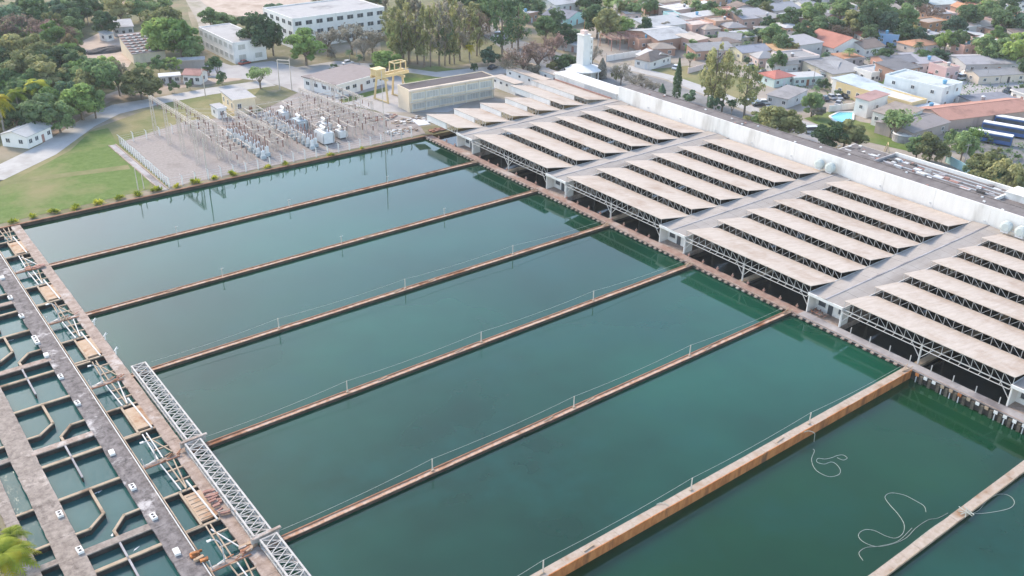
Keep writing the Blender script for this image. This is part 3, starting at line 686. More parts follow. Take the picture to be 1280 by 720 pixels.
for i in range(0, 7):
    Y0 = DY[i]; o = (20.0, Y0, 0)
    if i < 6:
        t = thing('flocculator_cell', 'open water cell with angled thin concrete baffles ' + ['at the far grassy bank', 'left of the first thin divider', 'left of the second thin divider', 'left of the third thin divider', 'left of the fourth thin divider', 'left of the fifth thin divider'][i], 'tank', o)
    else:
        t = thing('flocculator_cell', 'open water cell with concrete baffles below the lower frame edge', 'tank', o)
    wall_run(t, o, [(13.1, Y0), (21.2, Y0)], 0.48, name='cross_wall')
    wall_run(t, o, [(13.1, Y0 - 12.5), (21.2, Y0 - 12.5)], 1.25, 'channel_deck_tan' if i > 3 else 'concrete_pink', 'cross_wall', 0.0)
    wall_run(t, o, [(13.1, Y0 - 16.6), (21.2, Y0 - 16.6)], 0.55, name='cross_wall')
    wall_run(t, o, [(13.05, Y0 - 8.25), (14.8, Y0 - 8.3), (17.15, Y0 - 6.2), (17.1, Y0 - 0.2)], 0.36)
    wall_run(t, o, [(21.2, Y0 - 8.2), (19.2, Y0 - 8.2), (17.2, Y0 - 10.5), (17.25, Y0 - 12.0)], 0.36)
    wall_run(t, o, [(17.1, Y0 - 13.2), (17.05, Y0 - 22.0)], 0.26, 'concrete_grey')
    # bank side channel
    if i > 2:
        wall_run(t, o, [(7.8, Y0), (9.9, Y0)], 0.4); wall_run(t, o, [(7.8, Y0 - 8.2), (9.9, Y0 - 8.2)], 0.4); wall_run(t, o, [(7.8, Y0 - 12.0), (9.9, Y0 - 12.0)], 1.0, 'channel_deck_tan')
    # between the dark walkway and the basin wall
    xl, xm, xr = 26.7, 27.9, 29.2
    wall_run(t, o, [(24.5, Y0 + (8.6 if i else -4)), (xl, Y0 + (8.6 if i else -4))], 0.4, name='cross_wall')
    wall_run(t, o, [(24.5, Y0 - 8.1), (xr, Y0 - 8.1)], 0.4, name='cross_wall')
    wall_run(t, o, [(24.5, Y0 - 16.4), (xr, Y0 - 16.4)], 0.4, name='cross_wall')
    wall_run(t, o, [(xl, Y0 - 8.1), (xl, Y0 - 16.4)], 0.3)
    MB(o).box(xl + 0.15, xr - 0.02, Y0 - 15.6, Y0 - 9.3, -0.3, 0.02).build('cover_plate', 'plate_tan', t)
    for k in range(7 if i == 4 else 0): bar('plate_batten', (xl + 0.3, Y0 - 15.2 + k * 0.9, 0.05), (xr - 0.7, Y0 - 15.2 + k * 0.9, 0.05), 0.10, 0.06, 'concrete_tan', t, o)
    bar('hose', (28.7, Y0 - 16.6, 0.12), (28.3, Y0 - 6.5, 0.12), 0.22, 0.18, 'white_steel', t, o)
    for dy in (-2.8, -5.6, 3.2, 6.0):
        if i == 0 and dy > 0: continue
        bar('tie_beam', (xl + 0.2, Y0 + dy, -0.1), (xr, Y0 + dy, -0.1), 0.26, 0.26, 'concrete_tan', t, o)
    for a, b in (((xl, -0.6), (xl + 0.3, -8.0)), ((xl + 0.9, -0.5), (xl + 1.0, -8.0)), ((xr - 0.6, -0.5), (xl + 1.1, -7.8)), ((xl + 0.3, 8.0), (xl + 0.1, 0.6)), ((xl + 0.9, 8.0), (xl + 0.8, 0.6)), ((xl + 0.6, 7.0), (xr - 0.1, 1.2))):
        if i == 0 and a[1] > 0: continue
        bar('brace', (a[0], Y0 + a[1], 0.04), (b[0], Y0 + b[1], 0.06), 0.17, 0.14, 'concrete_tan' if random.random() < 0.7 else 'white_steel', t, o)
    # footbridge on the divider line
    if i:
        bar('footbridge', (24.4, Y0, 0.0), (29.2, Y0, 0.0), 0.95, 0.22, 'concrete_pink', t, o)
        bar('footbridge_edge', (24.4, Y0 - 0.45, 0.12), (29.6, Y0 - 0.45, 0.12), 0.14, 0.12, 'rust', t, o)
        for p, q in (((24.7, 0, 0.1), (24.5, 0.1, 1.5)), ((24.7, 0, 0.3), (26.3, 0.1, 0.35)), ((25.5, 0.3, 0.2), (26.6, 0.3, 0.5))):
            bar('rail', (p[0], Y0 + p[1], p[2]), (q[0], Y0 + q[1], q[2]), 0.1, 0.1, 'white_steel', t, o)
        for k in range(9):
            x, yv = random.uniform(27.0, 30.0), Y0 + random.uniform(-0.7, 0.7)
            bar('scrap', (x - 0.4, yv, 0.2), (x + random.uniform(0.1, 0.5), yv + random.uniform(-0.4, 0.4), 0.25 + random.uniform(0, 0.3)), 0.12, 0.12, random.choice(['rust', 'red_brown', 'concrete_tan']), t, o)
# rusty machine blocks
def block_pile(label, c, L, W, mats, n=14, name='scrap_pile'):
    t = thing(name, label, 'scrap', c)
    for k in range(n):
        x, y = random.uniform(-L / 2, L / 2), random.uniform(-W / 2, W / 2); z = random.uniform(0.08, 0.4); a = random.uniform(-0.4, 0.4)
        bar('piece', (x - 0.5 * math.cos(a), y - 0.5 * math.sin(a), z), (x + 0.5 * math.cos(a), y + 0.5 * math.sin(a), z), random.uniform(0.2, 0.5), random.uniform(0.15, 0.35), random.choice(mats), t)
block_pile('red brown machine pile at the left end of the first thin divider', Vector((28.3, DY[1], 0.05)), 3.2, 1.4, ['red_brown', 'red_brown', 'rust'], 26)
block_pile('row of dark red pipes lying along the wall beside the middle lattice girder', Vector((29.9, 102.5, 0.05)), 1.0, 6.0, ['red_brown', 'red_brown', 'concrete_pink'], 26)
block_pile('orange planks stacked on the grey channel walkway at the bottom', at(249, 697, 0.05), 0.9, 2.6, ['orange_wall', 'plate_tan'], 12)
block_pile('pale rubble on the wall near the lower girder joint', Vector((29.8, 91.9, 0.05)), 1.6, 1.4, ['concrete_pink', 'rust', 'plate_tan'], 16)
# valve boxes on the decks
vb = MB(); vb.box(-0.36, 0.36, -0.62, 0.62, 0, 0.36); vmesh = vb.mesh('valve_box_shell', 'white_paint')
for k, (px, py) in enumerate(((3, 348), (13, 373), (27, 396), (58, 445), (76, 472), (97, 505), (140, 567), (166, 610), (192, 647), (221, 691), (75, 644), (100, 689))):
    c = at(px, py, 0.0)
    lab = 'small white valve box on the ' + ('brown walkway nearer the palm' if k == 10 else 'brown walkway at the very bottom' if k == 11 else ['grey walkway farthest up at the left edge', 'grey walkway second from the left edge', 'grey walkway above the triple box', 'grey walkway just past the triple box', 'grey walkway level with the third divider bridge', 'grey walkway by the large white patch', 'grey walkway level with the fourth divider bridge', 'grey walkway beside a notch in its edge', 'grey walkway where a thick cross wall meets it', 'grey walkway nearest the bottom edge'][k])
    t = thing('valve_box', lab, 'box', c, 0.05 * ((k % 3) - 1), group=None)
    b_ = bpy.data.objects.new('shell', vmesh); COL.objects.link(b_); b_.parent = t
    for s_ in (-0.28, 0.28): bar('hatch', (0, s_ - 0.16, 0.375), (0, s_ + 0.16, 0.375), 0.34, 0.04, 'steel_dark' if k % 3 else 'galv', t)
c = at(45, 426, 0.0); t = thing('valve_box', 'white triple valve box with three dark hatches on the grey walkway', 'box', c)
MB().box(-0.38, 0.38, -1.5, 1.5, 0, 0.35).build('shell', 'white_paint', t)
for s_ in (-0.95, 0, 0.95): bar('hatch', (0, s_ - 0.24, 0.365), (0, s_ + 0.24, 0.365), 0.36, 0.04, 'steel_dark', t)
# curved lamp posts
for k, (Y0, lb) in enumerate(((DY[2], 'curved white lamp post on the footbridge of the second divider'), (DY[3], 'curved white lamp post on the footbridge of the third divider'), (DY[4], 'curved white lamp post on the footbridge of the fourth divider'), (DY[5], 'curved white lamp post on the footbridge of the fifth divider, near the bottom'))):
    c = Vector((26.4, Y0 + 0.3, 0.1)); t = thing('lamp_post', lb, 'lamp', c)
    MB().tube(spline([(0, 0, 0), (0.05, 0.1, 1.6), (0, 0.3, 2.6), (-0.35, 0.8, 3.1), (-0.9, 1.3, 3.05)], 5), 0.09, 6, r1=0.06).build('pole', 'white_steel', t)
    MB().box(-1.35, -0.8, 1.2, 1.5, 2.92, 3.06).build('lamp_head', 'white_paint', t)
# small white hydrant figures on the edge wall
for k, Y in enumerate((162.0, 155.6, 149.6)):
    c = Vector((31.0, Y, 0)); t = thing('mooring_post', 'white forked mooring post on the basin edge wall, ' + ['farthest of three', 'middle of three', 'nearest of three'][k], 'post', c)
    bar('stem', (0, 0, 0), (0.1, 0, 1.1), 0.16, 0.16, 'white_paint', t); bar('arm', (-0.2, 0, 0.7), (0.45, 0.3, 1.2), 0.12, 0.12, 'white_paint', t); bar('arm', (0.1, 0, 0.9), (0.4, -0.4, 1.3), 0.12, 0.12, 'white_paint', t)
# foam on the flocculator water
for k, (px, py, L, W, a) in enumerate(((125, 612, 2.2, 0.8, 0.6), (30, 646, 2.4, 0.9, 0.5), (58, 685, 1.4, 0.6, 0.2), (170, 686, 1.4, 0.25, 0.5), (158, 700, 2.0, 0.3, 0.2), (110, 668, 1.6, 0.4, 0.3), (14, 424, 2.2, 0.9, 0.4), (141, 668, 1.0, 0.5, 0.8))):
    c = at(px, py, -0.94); pts = []
    for q in range(14):
        an = 2 * math.pi * q / 14; rr = random.uniform(0.45, 1.0)
        x, y = L / 2 * rr * math.cos(an), W / 2 * rr * math.sin(an)
        pts.append((x * math.cos(a) - y * math.sin(a), x * math.sin(a) + y * math.cos(a)))
    ob = MB().prism(pts, -0.02, 0.01).build('foam_patch', 'foam', None, c); tag(ob, 'patch of white foam on the flocculator water', 'foam', 'foam patches on the flocculator water', 'stuff')

# lattice girders over the basin edge
def girder(label, xa, xb, ya, yb, z0=0.35, dep=1.0):
    o = ((xa + xb) / 2, ya, 0); t = thing('lattice_girder', label, 'girder', o)
    n = 15; st = (yb - ya) / n
    S = 'lattice_steel'
    for x in (xa, xb):
        for z in (z0, z0 + dep): bar('chord', (x, ya, z), (x, yb, z), 0.24, 0.20, S, t, o)
    for k in range(n + 1):
        y = ya + k * st
        bar('strut', (xa, y, z0 + dep), (xb, y, z0 + dep), 0.10, 0.10, S, t, o); bar('strut', (xa, y, z0), (xb, y, z0), 0.09, 0.09, S, t, o)
        for x in (xa, xb): bar('vertical', (x, y, z0), (x, y, z0 + dep), 0.10, 0.10, S, t, o)
    for k in range(n):
        y, y1 = ya + k * st, ya + (k + 1) * st
        bar('top_diagonal', (xa, y, z0 + dep + 0.02), (xb, y1, z0 + dep + 0.02), 0.12, 0.08, S, t, o)
        bar('top_diagonal', (xb, y, z0 + dep - 0.06), (xa, y1, z0 + dep - 0.06), 0.12, 0.08, S, t, o)
        bar('floor_diagonal', (xa, y1, z0), (xb, y, z0), 0.10, 0.08, S, t, o)
        for x in (xa, xb): bar('side_diagonal', (x, y if k % 2 else y1, z0), (x, y1 if k % 2 else y, z0 + dep), 0.09, 0.09, S, t, o)
    for y in (ya, yb): bar('end_plate', (xa - 0.1, y, z0 + dep * 0.5), (xb + 0.1, y, z0 + dep * 0.5), 0.25, dep + 0.1, S, t, o)
    for y in (ya + 0.2, yb - 0.2):
        for x in (xa, xb): bar('foot', (x, y, -0.62), (x, y, z0), 0.25, 0.25, 'concrete_tan', t, o)
girder('upper white lattice girder on the left edge of the basins', 31.35, 33.55, DY[4] + 0.9, DY[3] + 0.5)
girder('middle white lattice girder on the left edge of the basins', 30.75, 33.0, DY[5] + 0.9, DY[4] + 0.1)
girder('lowest white lattice girder cut by the bottom edge', 31.1, 33.3, DY[6] + 0.8, DY[5] - 0.1)
for i in (4, 5):
    t = thing('girder_joint', ['pale saddle beam joining the upper and middle lattice girders', 'pale saddle beam joining the middle and lowest lattice girders'][i - 4], 'beam', (32, DY[i] + 0.4, 0))
    bar('beam', (-1.8, 0, 1.45), (2.2, 0.2, 1.45), 0.4, 0.25, 'concrete_pink', t)
    bar('beam', (-1.8, 0.35, 0.9), (2.0, 0.45, 0.9), 0.3, 0.9, 'lattice_steel', t)
# ================================================================== BUILDINGS
def wallmat(c, tag_=''):
    nm = 'plaster_%02d_%02d_%02d' % tuple(int(x * 99) for x in c)
    return nm if nm in MATS else (worn(nm, c, tuple(min(0.85, x * 1.1) for x in c), 0.5, tuple(x * 0.66 for x in c), 0.25, (0.56, 0.75), stretch=(1, 1, 0.3), bmp=0.1), nm)[1]
def tilemat(c, axis='X'):
    nm = 'sheet_%s_%02d_%02d_%02d' % (axis, *[int(x * 99) for x in c])
    if nm not in MATS: roofmat(nm, c, tuple(min(0.8, x * 1.18) for x in c), 0.5, axis, tuple(x * 0.62 for x in c), 0.7)
    return nm
_win = {}
def window_mesh(w, h, frame, glass='glass'):
    k = (round(w, 1), round(h, 1), frame, glass)
    if k not in _win:
        mb = MB(); fw = 0.09; d = 0.07
        mb.box(-w / 2, w / 2, -d, 0.02, -h / 2 - fw, -h / 2); mb.box(-w / 2, w / 2, -d, 0.02, h / 2, h / 2 + fw)
        mb.box(-w / 2 - fw, -w / 2, -d, 0.02, -h / 2 - fw, h / 2 + fw); mb.box(w / 2, w / 2 + fw, -d, 0.02, -h / 2 - fw, h / 2 + fw)
        mb.box(-0.03, 0.03, -d * 0.8, 0.0, -h / 2, h / 2)
        mb.box(-w / 2, w / 2, -0.03, 0.01, -h / 2, h / 2, 1)
        _win[k] = mb.mesh('window', [frame, glass])
    return _win[k]
def put(name, me, parent, loc, rz=0.0):
    o = bpy.data.objects.new(name, me); COL.objects.link(o); o.parent = parent; o.location = loc; o.rotation_euler = (0, 0, rz); return o
PLACES = []
def building(name, label, phrase, p0, p1, depth, h, roof, wall, roofc, rh=1.2, floors=1, win=(1.2, 1.1), nwin=3, nside=2, door=True, over=0.4, cat='house', frame=None, glass='glass', parapet=0.5, corner=None, sidewin=True):
    """p0, p1: pixels where the near face meets the ground (left, right); depth in metres behind it or a pixel of the far left foot"""
    a, b = at(*p0, ZG), at(*p1, ZG)
    d = b - a; W = d.length; ang = math.atan2(d.y, d.x)
    if not isinstance(depth, (int, float)):
        c = at(*depth, ZG) - a; depth = abs(c.dot(Vector((-d.y, d.x, 0)).normalized()))
    D = depth
    t = thing(name, label, cat, (a.x, a.y, ZG), ang)
    ctr = a + Vector((math.cos(ang) * W / 2 - math.sin(ang) * D / 2, math.sin(ang) * W / 2 + math.cos(ang) * D / 2, h * 0.6))
    PLACES.append((phrase, ctr, max(W, D)))
    wm = wallmat(wall)
    MB().box(0, W, 0, D, -0.1, h, bottom=False).build('wall', wm, t)
    rm = tilemat(roofc, 'X')
    th = 0.14
    def slab(pts):
        """sloped roof plate with thickness from 3-4 outline points"""
        mb = MB(); n = len(pts); top = [Vector(p) + Vector((0, 0, th)) for p in pts]
        mb.add([Vector(p) for p in pts] + top, [tuple(range(n, 2 * n)), tuple(range(n - 1, -1, -1))] + [(i, (i + 1) % n, n + (i + 1) % n, n + i) for i in range(n)])
        return mb
    e = over
    if roof == 'flat':
        rr = MB().box(0.2, W - 0.2, 0.2, D - 0.2, h - 0.05, h + 0.06).build('roof', tilemat(roofc, 'Y'), t)
        for x0, x1, y0, y1 in ((-0.05, W + 0.05, -0.05, 0.2), (-0.05, W + 0.05, D - 0.2, D + 0.05), (-0.05, 0.2, 0.2, D - 0.2), (W - 0.2, W + 0.05, 0.2, D - 0.2)):
            MB().box(x0, x1, y0, y1, h - 0.1, h + parapet).build('parapet', wm, t)
    elif roof == 'slab':
        MB().box(-e, W + e, -e, D + e, h, h + 0.3).build('roof', rm, t)
        MB().box(-e - 0.03, W + e + 0.03, -e - 0.03, -e + 0.1, h - 0.08, h + 0.33).build('fascia', wm, t)
    elif roof == 'shed':
        slab([(-e, -e, h), (W + e, -e, h), (W + e, D + e, h + rh), (-e, D + e, h + rh)]).build('roof', rm, t)
        g_ = MB(); g_.add([(0, 0, h), (0, D, h), (0, D, h + rh * D / (D + e))], [(2, 1, 0)]); g_.build('gable_wall', wm, t); g_ = MB(); g_.add([(W, 0, h), (W, D, h), (W, D, h + rh * D / (D + e))], [(0, 1, 2)]); g_.build('gable_wall', wm, t)
    elif roof == 'gable':                       # ridge along the front
        rf = slab([(-e, -e, h), (W + e, -e, h), (W + e, D / 2, h + rh), (-e, D / 2, h + rh)]).build('roof', rm, t)
        slab([(-e, D / 2, h + rh), (W + e, D / 2, h + rh), (W + e, D + e, h), (-e, D + e, h)]).build('roof', rm, t)
        MB().box(-e, W + e, D / 2 - 0.15, D / 2 + 0.15, h + rh + 0.08, h + rh + 0.2).build('ridge_cap', rm, t)
        g_ = MB(); g_.add([(0, 0, h), (0, D, h), (0, D / 2, h + rh * 0.96)], [(2, 1, 0)]); g_.build('gable_wall', wm, t); g_ = MB(); g_.add([(W, 0, h), (W, D, h), (W, D / 2, h + rh * 0.96)], [(0, 1, 2)]); g_.build('gable_wall', wm, t)
    elif roof == 'gabley':                      # gable towards the viewer
        rm = tilemat(roofc, 'Y')
        slab([(-e, -e, h), (W / 2, -e, h + rh), (W / 2, D + e, h + rh), (-e, D + e, h)]).build('roof', rm, t)
        slab([(W / 2, -e, h + rh), (W + e, -e, h), (W + e, D + e, h), (W / 2, D + e, h + rh)]).build('roof', rm, t)
        MB().box(W / 2 - 0.15, W / 2 + 0.15, -e, D + e, h + rh + 0.08, h + rh + 0.2).build('ridge_cap', rm, t)
        g_ = MB(); g_.add([(0, 0, h), (W, 0, h), (W / 2, 0, h + rh * 0.96)], [(0, 1, 2)]); g_.build('gable_wall', wm, t); g_ = MB(); g_.add([(0, D, h), (W, D, h), (W / 2, D, h + rh * 0.96)], [(2, 1, 0)]); g_.build('gable_wall', wm, t)
    elif roof == 'hip':
        q = min(D, W) / 2
        if W >= D: r0, r1 = (q, D / 2, h + rh), (W - q, D / 2, h + rh)
        else: r0, r1 = (W / 2, q, h + rh), (W / 2, D - q, h + rh)
        c = [(-e, -e, h), (W + e, -e, h), (W + e, D + e, h), (-e, D + e, h)]
        if W >= D: faces = [[c[0], c[1], r1, r0], [c[1], c[2], r1], [c[2], c[3], r0, r1], [c[3], c[0], r0]]
        else: faces = [[c[0], c[1], r0], [c[1], c[2], r1, r0], [c[2], c[3], r1], [c[3], c[0], r0, r1]]
        for f in faces: slab(f).build('roof', rm, t)
    fm = frame or 'white_paint'
    fh = h / floors
    for fl in range(floors):
        zc = fl * fh + fh * 0.56
        for k in range(nwin):
            if door and fl == 0 and k == nwin // 2: continue
            put('window', window_mesh(*win, fm, glass), t, ((k + 0.5) * W / nwin, -0.02, zc))
        if sidewin:
            for k in range(nside):
                put('window', window_mesh(*win, fm, glass), t, (-0.02, D - (k + 0.5) * D / nside, zc), -math.pi / 2)
                put('window', window_mesh(*win, fm, glass), t, (W + 0.02, (k + 0.5) * D / nside, zc), math.pi / 2)
    if door:
        x = (nwin // 2 + 0.5) * W / max(1, nwin)
        MB().box(x - 0.5, x + 0.5, -0.06, 0.02, -0.05, 2.1).build('door', random.choice(['steel_dark', 'rust', 'red_brown', 'galv']), t)
    return t, W, D
WHT, CRM, BEI, SAL, PNK, BRK, GRY, MNT, BLU, YEL = (0.74, 0.705, 0.66), (0.68, 0.62, 0.52), (0.62, 0.52, 0.41), (0.60, 0.36, 0.26), (0.66, 0.50, 0.45), (0.46, 0.27, 0.20), (0.52, 0.50, 0.49), (0.58, 0.68, 0.64), (0.26, 0.40, 0.58), (0.72, 0.55, 0.30)
R_GRY, R_LGT, R_DRK, R_BRN, R_RED, R_ORG, R_TAN = (0.34, 0.325, 0.32), (0.50, 0.49, 0.485), (0.20, 0.19, 0.195), (0.26, 0.20, 0.17), (0.46, 0.20, 0.15), (0.55, 0.28, 0.17), (0.46, 0.38, 0.32)
# --- plant buildings
building('office_block', 'white two storey office block with flat grey roof and framed windows on its left side', 'white two storey office block', (294, 80), (334, 74), 31.5, 7.2, 'flat', WHT, R_GRY, floors=2, nwin=2, nside=7, win=(2.6, 1.7), door=False, cat='building', parapet=0.35, glass='glass_pale')
building('main_office', 'large white three storey building with paired windows and low grey roof', 'large white three storey building', (369, 62), (482, 45), 25.0, 11.0, 'flat', WHT, R_GRY, floors=3, nwin=9, nside=5, win=(2.6, 1.5), door=False, cat='building', parapet=0.5)
building('workshop', 'single storey white workshop with dark brown flat roof beside the yellow crane', 'white workshop with dark flat roof', (422, 122), (481, 105), 15.8, 3.9, 'slab', WHT, (0.24, 0.20, 0.19), nwin=7, nside=4, win=(1.6, 1.1), over=0.5, cat='building')
t, W, D = building('plant_office', 'two storey beige block with glazed strip windows and dark roof beside the far sawtooth bay', 'two storey beige plant block', (512, 141), (617.5, 122), 7.0, 6.8, 'flat', (0.66, 0.54, 0.40), (0.10, 0.085, 0.085), floors=1, nwin=0, nside=0, door=False, cat='building', parapet=0.25, sidewin=False)
n = 6
for k in range(n):
    x0, x1 = 0.9 + k * (W - 1.8) / n, 0.9 + (k + 1) * (W - 1.8) / n
    for z0, z1 in ((0.9, 2.5), (3.9, 5.7)):
        put('window', window_mesh(x1 - x0 - 0.6, z1 - z0, 'white_paint', 'glass_pale'), t, ((x0 + x1) / 2, -0.03, (z0 + z1) / 2))
        for q in range(5): bar('mullion', (x0 + 0.5 + q * (x1 - x0 - 1.0) / 4, -0.1, z0), (x0 + 0.5 + q * (x1 - x0 - 1.0) / 4, -0.1, z1), 0.07, 0.08, 'white_paint', t)
for k in range(n + 1):
    x = 0.9 + k * (W - 1.8) / n; bar('pilaster', (x, -0.12, 0), (x, -0.12, 6.3), 0.3, 0.28, wallmat((0.66, 0.60, 0.50)), t)
bar('canopy_slab', (0.2, -0.5, 3.15), (W - 0.2, -0.5, 3.15), 1.0, 0.22, wallmat((0.58, 0.50, 0.40)), t)
bar('cornice', (-0.2, -0.25, 6.75), (W + 0.2, -0.25, 6.75), 0.6, 0.5, wallmat((0.72, 0.58, 0.48)), t)
building('control_hut', 'beige windowless control building with grey flat roof in the substation', 'beige substation control building', (294, 144), (320.5, 140), 12.0, 4.4, 'slab', (0.72, 0.58, 0.40), R_GRY, nwin=2, nside=3, win=(1.0, 1.4), over=0.35, cat='building')
building('store_hut', 'small white hut with grey roof beside the beige control building', 'small white substation hut', (273, 149), (284, 147), 5.0, 3.0, 'slab', WHT, R_GRY, nwin=1, nside=1, over=0.2, cat='hut', door=False)
building('yellow_store', 'pale yellow store with ribbed brown roof set among trees', 'pale yellow store with ribbed roof', (168, 80), (208, 75), 17, 3.4, 'shed', (0.72, 0.60, 0.44), (0.30, 0.25, 0.23), rh=3.6, nwin=0, nside=0, door=False, cat='building', sidewin=False)
t_ = bpy.data.objects['yellow_store']
for q in range(7):
    y_ = 1.0 + q * 2.4; z_ = 3.4 + 3.6 * (y_ + 0.4) / 17.8 + 0.24
    bar('roof_rib', (-0.3, y_, z_), (13.6, y_, z_), 0.5, 0.28, 'red_brown', t_)
    for w_ in range(6): bar('vent_cowl', (1.2 + w_ * 2.2, y_ - 0.5, z_ + 0.12), (2.2 + w_ * 2.2, y_ - 0.5, z_ + 0.12), 0.45, 0.25, 'white_paint', t_)
building('gate_house', 'small white house with red brown tiled roof beside the curving road', 'small white gate house', (230, 105), (251, 106), 6, 3.0, 'gable', WHT, (0.36, 0.19, 0.16), rh=1.3, nwin=3, nside=1)
building('low_store', 'low pale store behind the hedge left of the small gate house', 'low pale store by the road', (201, 105), (226, 103), 4, 2.2, 'slab', GRY, R_LGT, nwin=3, nside=1, cat='building')
building('open_shelter', 'long open shelter with thin grey roof behind the small gate house', 'long open shelter', (220, 87), (256, 85), 4, 2.8, 'slab', (0.40, 0.34, 0.30), R_GRY, nwin=0, nside=0, door=False, sidewin=False, cat='shelter')
building('roadside_house', 'white house with pale grey roof at the left edge beside the road', 'white house at the left road edge', (36, 186), (66, 172), 8, 3.2, 'gable', WHT, (0.40, 0.39, 0.38), rh=1.3, nwin=4, nside=2)
building('pump_shed', 'grey shed with open front in the clearing at the upper left', 'grey shed in the upper left clearing', (143, 46), (168, 44), 9, 3.4, 'shed', GRY, R_GRY, rh=1.2, nwin=3, nside=2, cat='shed')
building('log_cabin', 'small white cabin with dark opening at the foot of the dirt slope', 'small white cabin on the dirt slope', (134, 52), (143, 50), 4, 2.6, 'shed', WHT, R_LGT, rh=0.6, nwin=1, nside=1, door=False, cat='hut')
building('red_shed', 'tiny red brown shed left of the large bright green tree', 'tiny red brown shed', (184, 31), (192, 31), 4, 2.2, 'shed', (0.40, 0.18, 0.14), R_RED, rh=0.5, nwin=0, nside=0, door=False, sidewin=False, cat='shed')
# dark tarpaulin heap
t = thing('tarpaulin_heap', 'dark heap under black tarpaulin between the dirt slope and yellow store', 'heap', at(135, 64, ZG))
mb = MB(); n = 16; rings = []
for j, (rr, z) in enumerate(((1, 0), (0.85, 0.9), (0.5, 1.5), (0.1, 1.7))):
    for i in range(n): a = 2 * math.pi * i / n; k = rr * random.uniform(0.85, 1.1); rings.append((8.5 * k * math.cos(a), 4.0 * k * math.sin(a), z * random.uniform(0.8, 1.1)))
mb.add(rings, [(j * n + i, j * n + (i + 1) % n, (j + 1) * n + (i + 1) % n, (j + 1) * n + i) for j in range(3) for i in range(n)] + [tuple(range(3 * n, 4 * n))]); mb.build('cover', 'steel_dark', t)
# --- water tower and its pavilion
c = at(729, 97, ZG); PLACES.append(('white water tower', c + Vector((0, 0, 8)), 8))
t = thing('water_tower', 'tall slender white tower rising from a round pavilion behind the far sawtooth roofs', 'tower', c)
MB().box(-1.7, 1.3, -1.3, 2.0, 3.0, 14.6).build('shaft', 'white_paint', t)
MB().box(1.3, 2.7, -1.1, 1.8, 3.0, 13.6).build('stair_shaft', 'white_paint', t)
MB().box(-1.95, 1.5, -1.5, 2.2, 14.6, 14.9).build('cornice', 'white_paint', t)
MB().box(-1.3, 0.4, -0.9, 1.2, 14.9, 16.2).build('lantern', wallmat(PNK), t)
MB().cyl((-0.4, 0.2), 0.09, 0.05, 16.2, 20.5, 6).build('mast', 'rust', t)
for k in range(5): bar('window_slot', (2.0, -1.16, 4.2 + k * 1.9), (2.0, -1.16, 5.2 + k * 1.9), 0.5, 0.12, 'glass_pale', t)
n = 12
vs_ = [(6.6 * math.cos(2 * math.pi * (i + .5) / n), 6.6 * math.sin(2 * math.pi * (i + .5) / n), 3.3) for i in range(n)] + [(2.4 * math.cos(2 * math.pi * (i + .5) / n), 2.4 * math.sin(2 * math.pi * (i + .5) / n), 4.6) for i in range(n)]
vs_ += [(x, y, 3.0) for x, y, z in vs_[:n]]
MB().add(vs_, []) ; mb = MB(); mb.add(vs_, [(i, (i + 1) % n, n + (i + 1) % n, n + i) for i in range(n)] + [tuple(range(n, 2 * n))] + [(2 * n + i, 2 * n + (i + 1) % n, (i + 1) % n, i) for i in range(n)] + [tuple(range(3 * n - 1, 2 * n - 1, -1))]); mb.build('pavilion_roof', 'white_paint', t)
MB().cyl((0, 0), 4.6, 4.6, -0.1, 3.0, 12).build('pavilion_wall', 'white_paint', t)
for i in range(n):
    a = 2 * math.pi * (i + .5) / n; bar('column', (6 * math.cos(a), 6 * math.sin(a), -0.1), (6 * math.cos(a), 6 * math.sin(a), 3.0), 0.35, 0.35, 'white_paint', t)
# louvred block next to the far end of the white wall
o = (196, 214, 0)
t = thing('louvre_block', 'long low white block with grey louvres in front of the tower', 'building', o)
MB(o).box(197.6, 203, 203.6, 233, -0.1, 5.6).build('wall', 'white_paint', t)
MB(o).box(197.2, 203.4, 203.4, 233.4, 5.6, 5.9).build('roof', 'white_paint', t)
for k in range(24): bar('louvre', (197.45, 204.0 + k * 0.62, 3.6), (197.45, 204.0 + k * 0.62, 5.4), 0.4, 0.12, 'galv', t, o)
for z in (1.4, 2.6): bar('pipe', (196.6, 205, z + 1.6), (196.6, 232, z + 1.6), 0.35, 0.3, 'galv' if z < 2 else 'red_brown', t, o)
# end wall strips beyond the far bay
for k, (px, py, L, nm) in enumerate(((655, 104, 26, 'farthest left of the pale strip sheds beyond the sawtooth bay'), (676, 99, 24, 'middle pale strip shed beyond the sawtooth bay'), (632, 112, 16, 'nearest pale strip shed beyond the sawtooth bay'))):
    c = at(px, py, ZG); t = thing('strip_shed', nm, 'shed', c)
    MB().box(-1.6, 1.6, -L * 0.45, L * 0.3, -0.1, 3.6).build('wall', 'white_paint', t)
    MB().box(-1.9, 1.9, -L * 0.45 - 0.2, L * 0.3 + 0.2, 3.6, 3.8).build('roof', 'filter_roof', t)
    for q in range(4): bar('vent', (-1.65, -L * 0.4 + q * L * 0.2, 2.4), (-1.65, -L * 0.4 + q * L * 0.2 + 0.9, 2.4), 0.1, 0.7, 'glass', t)

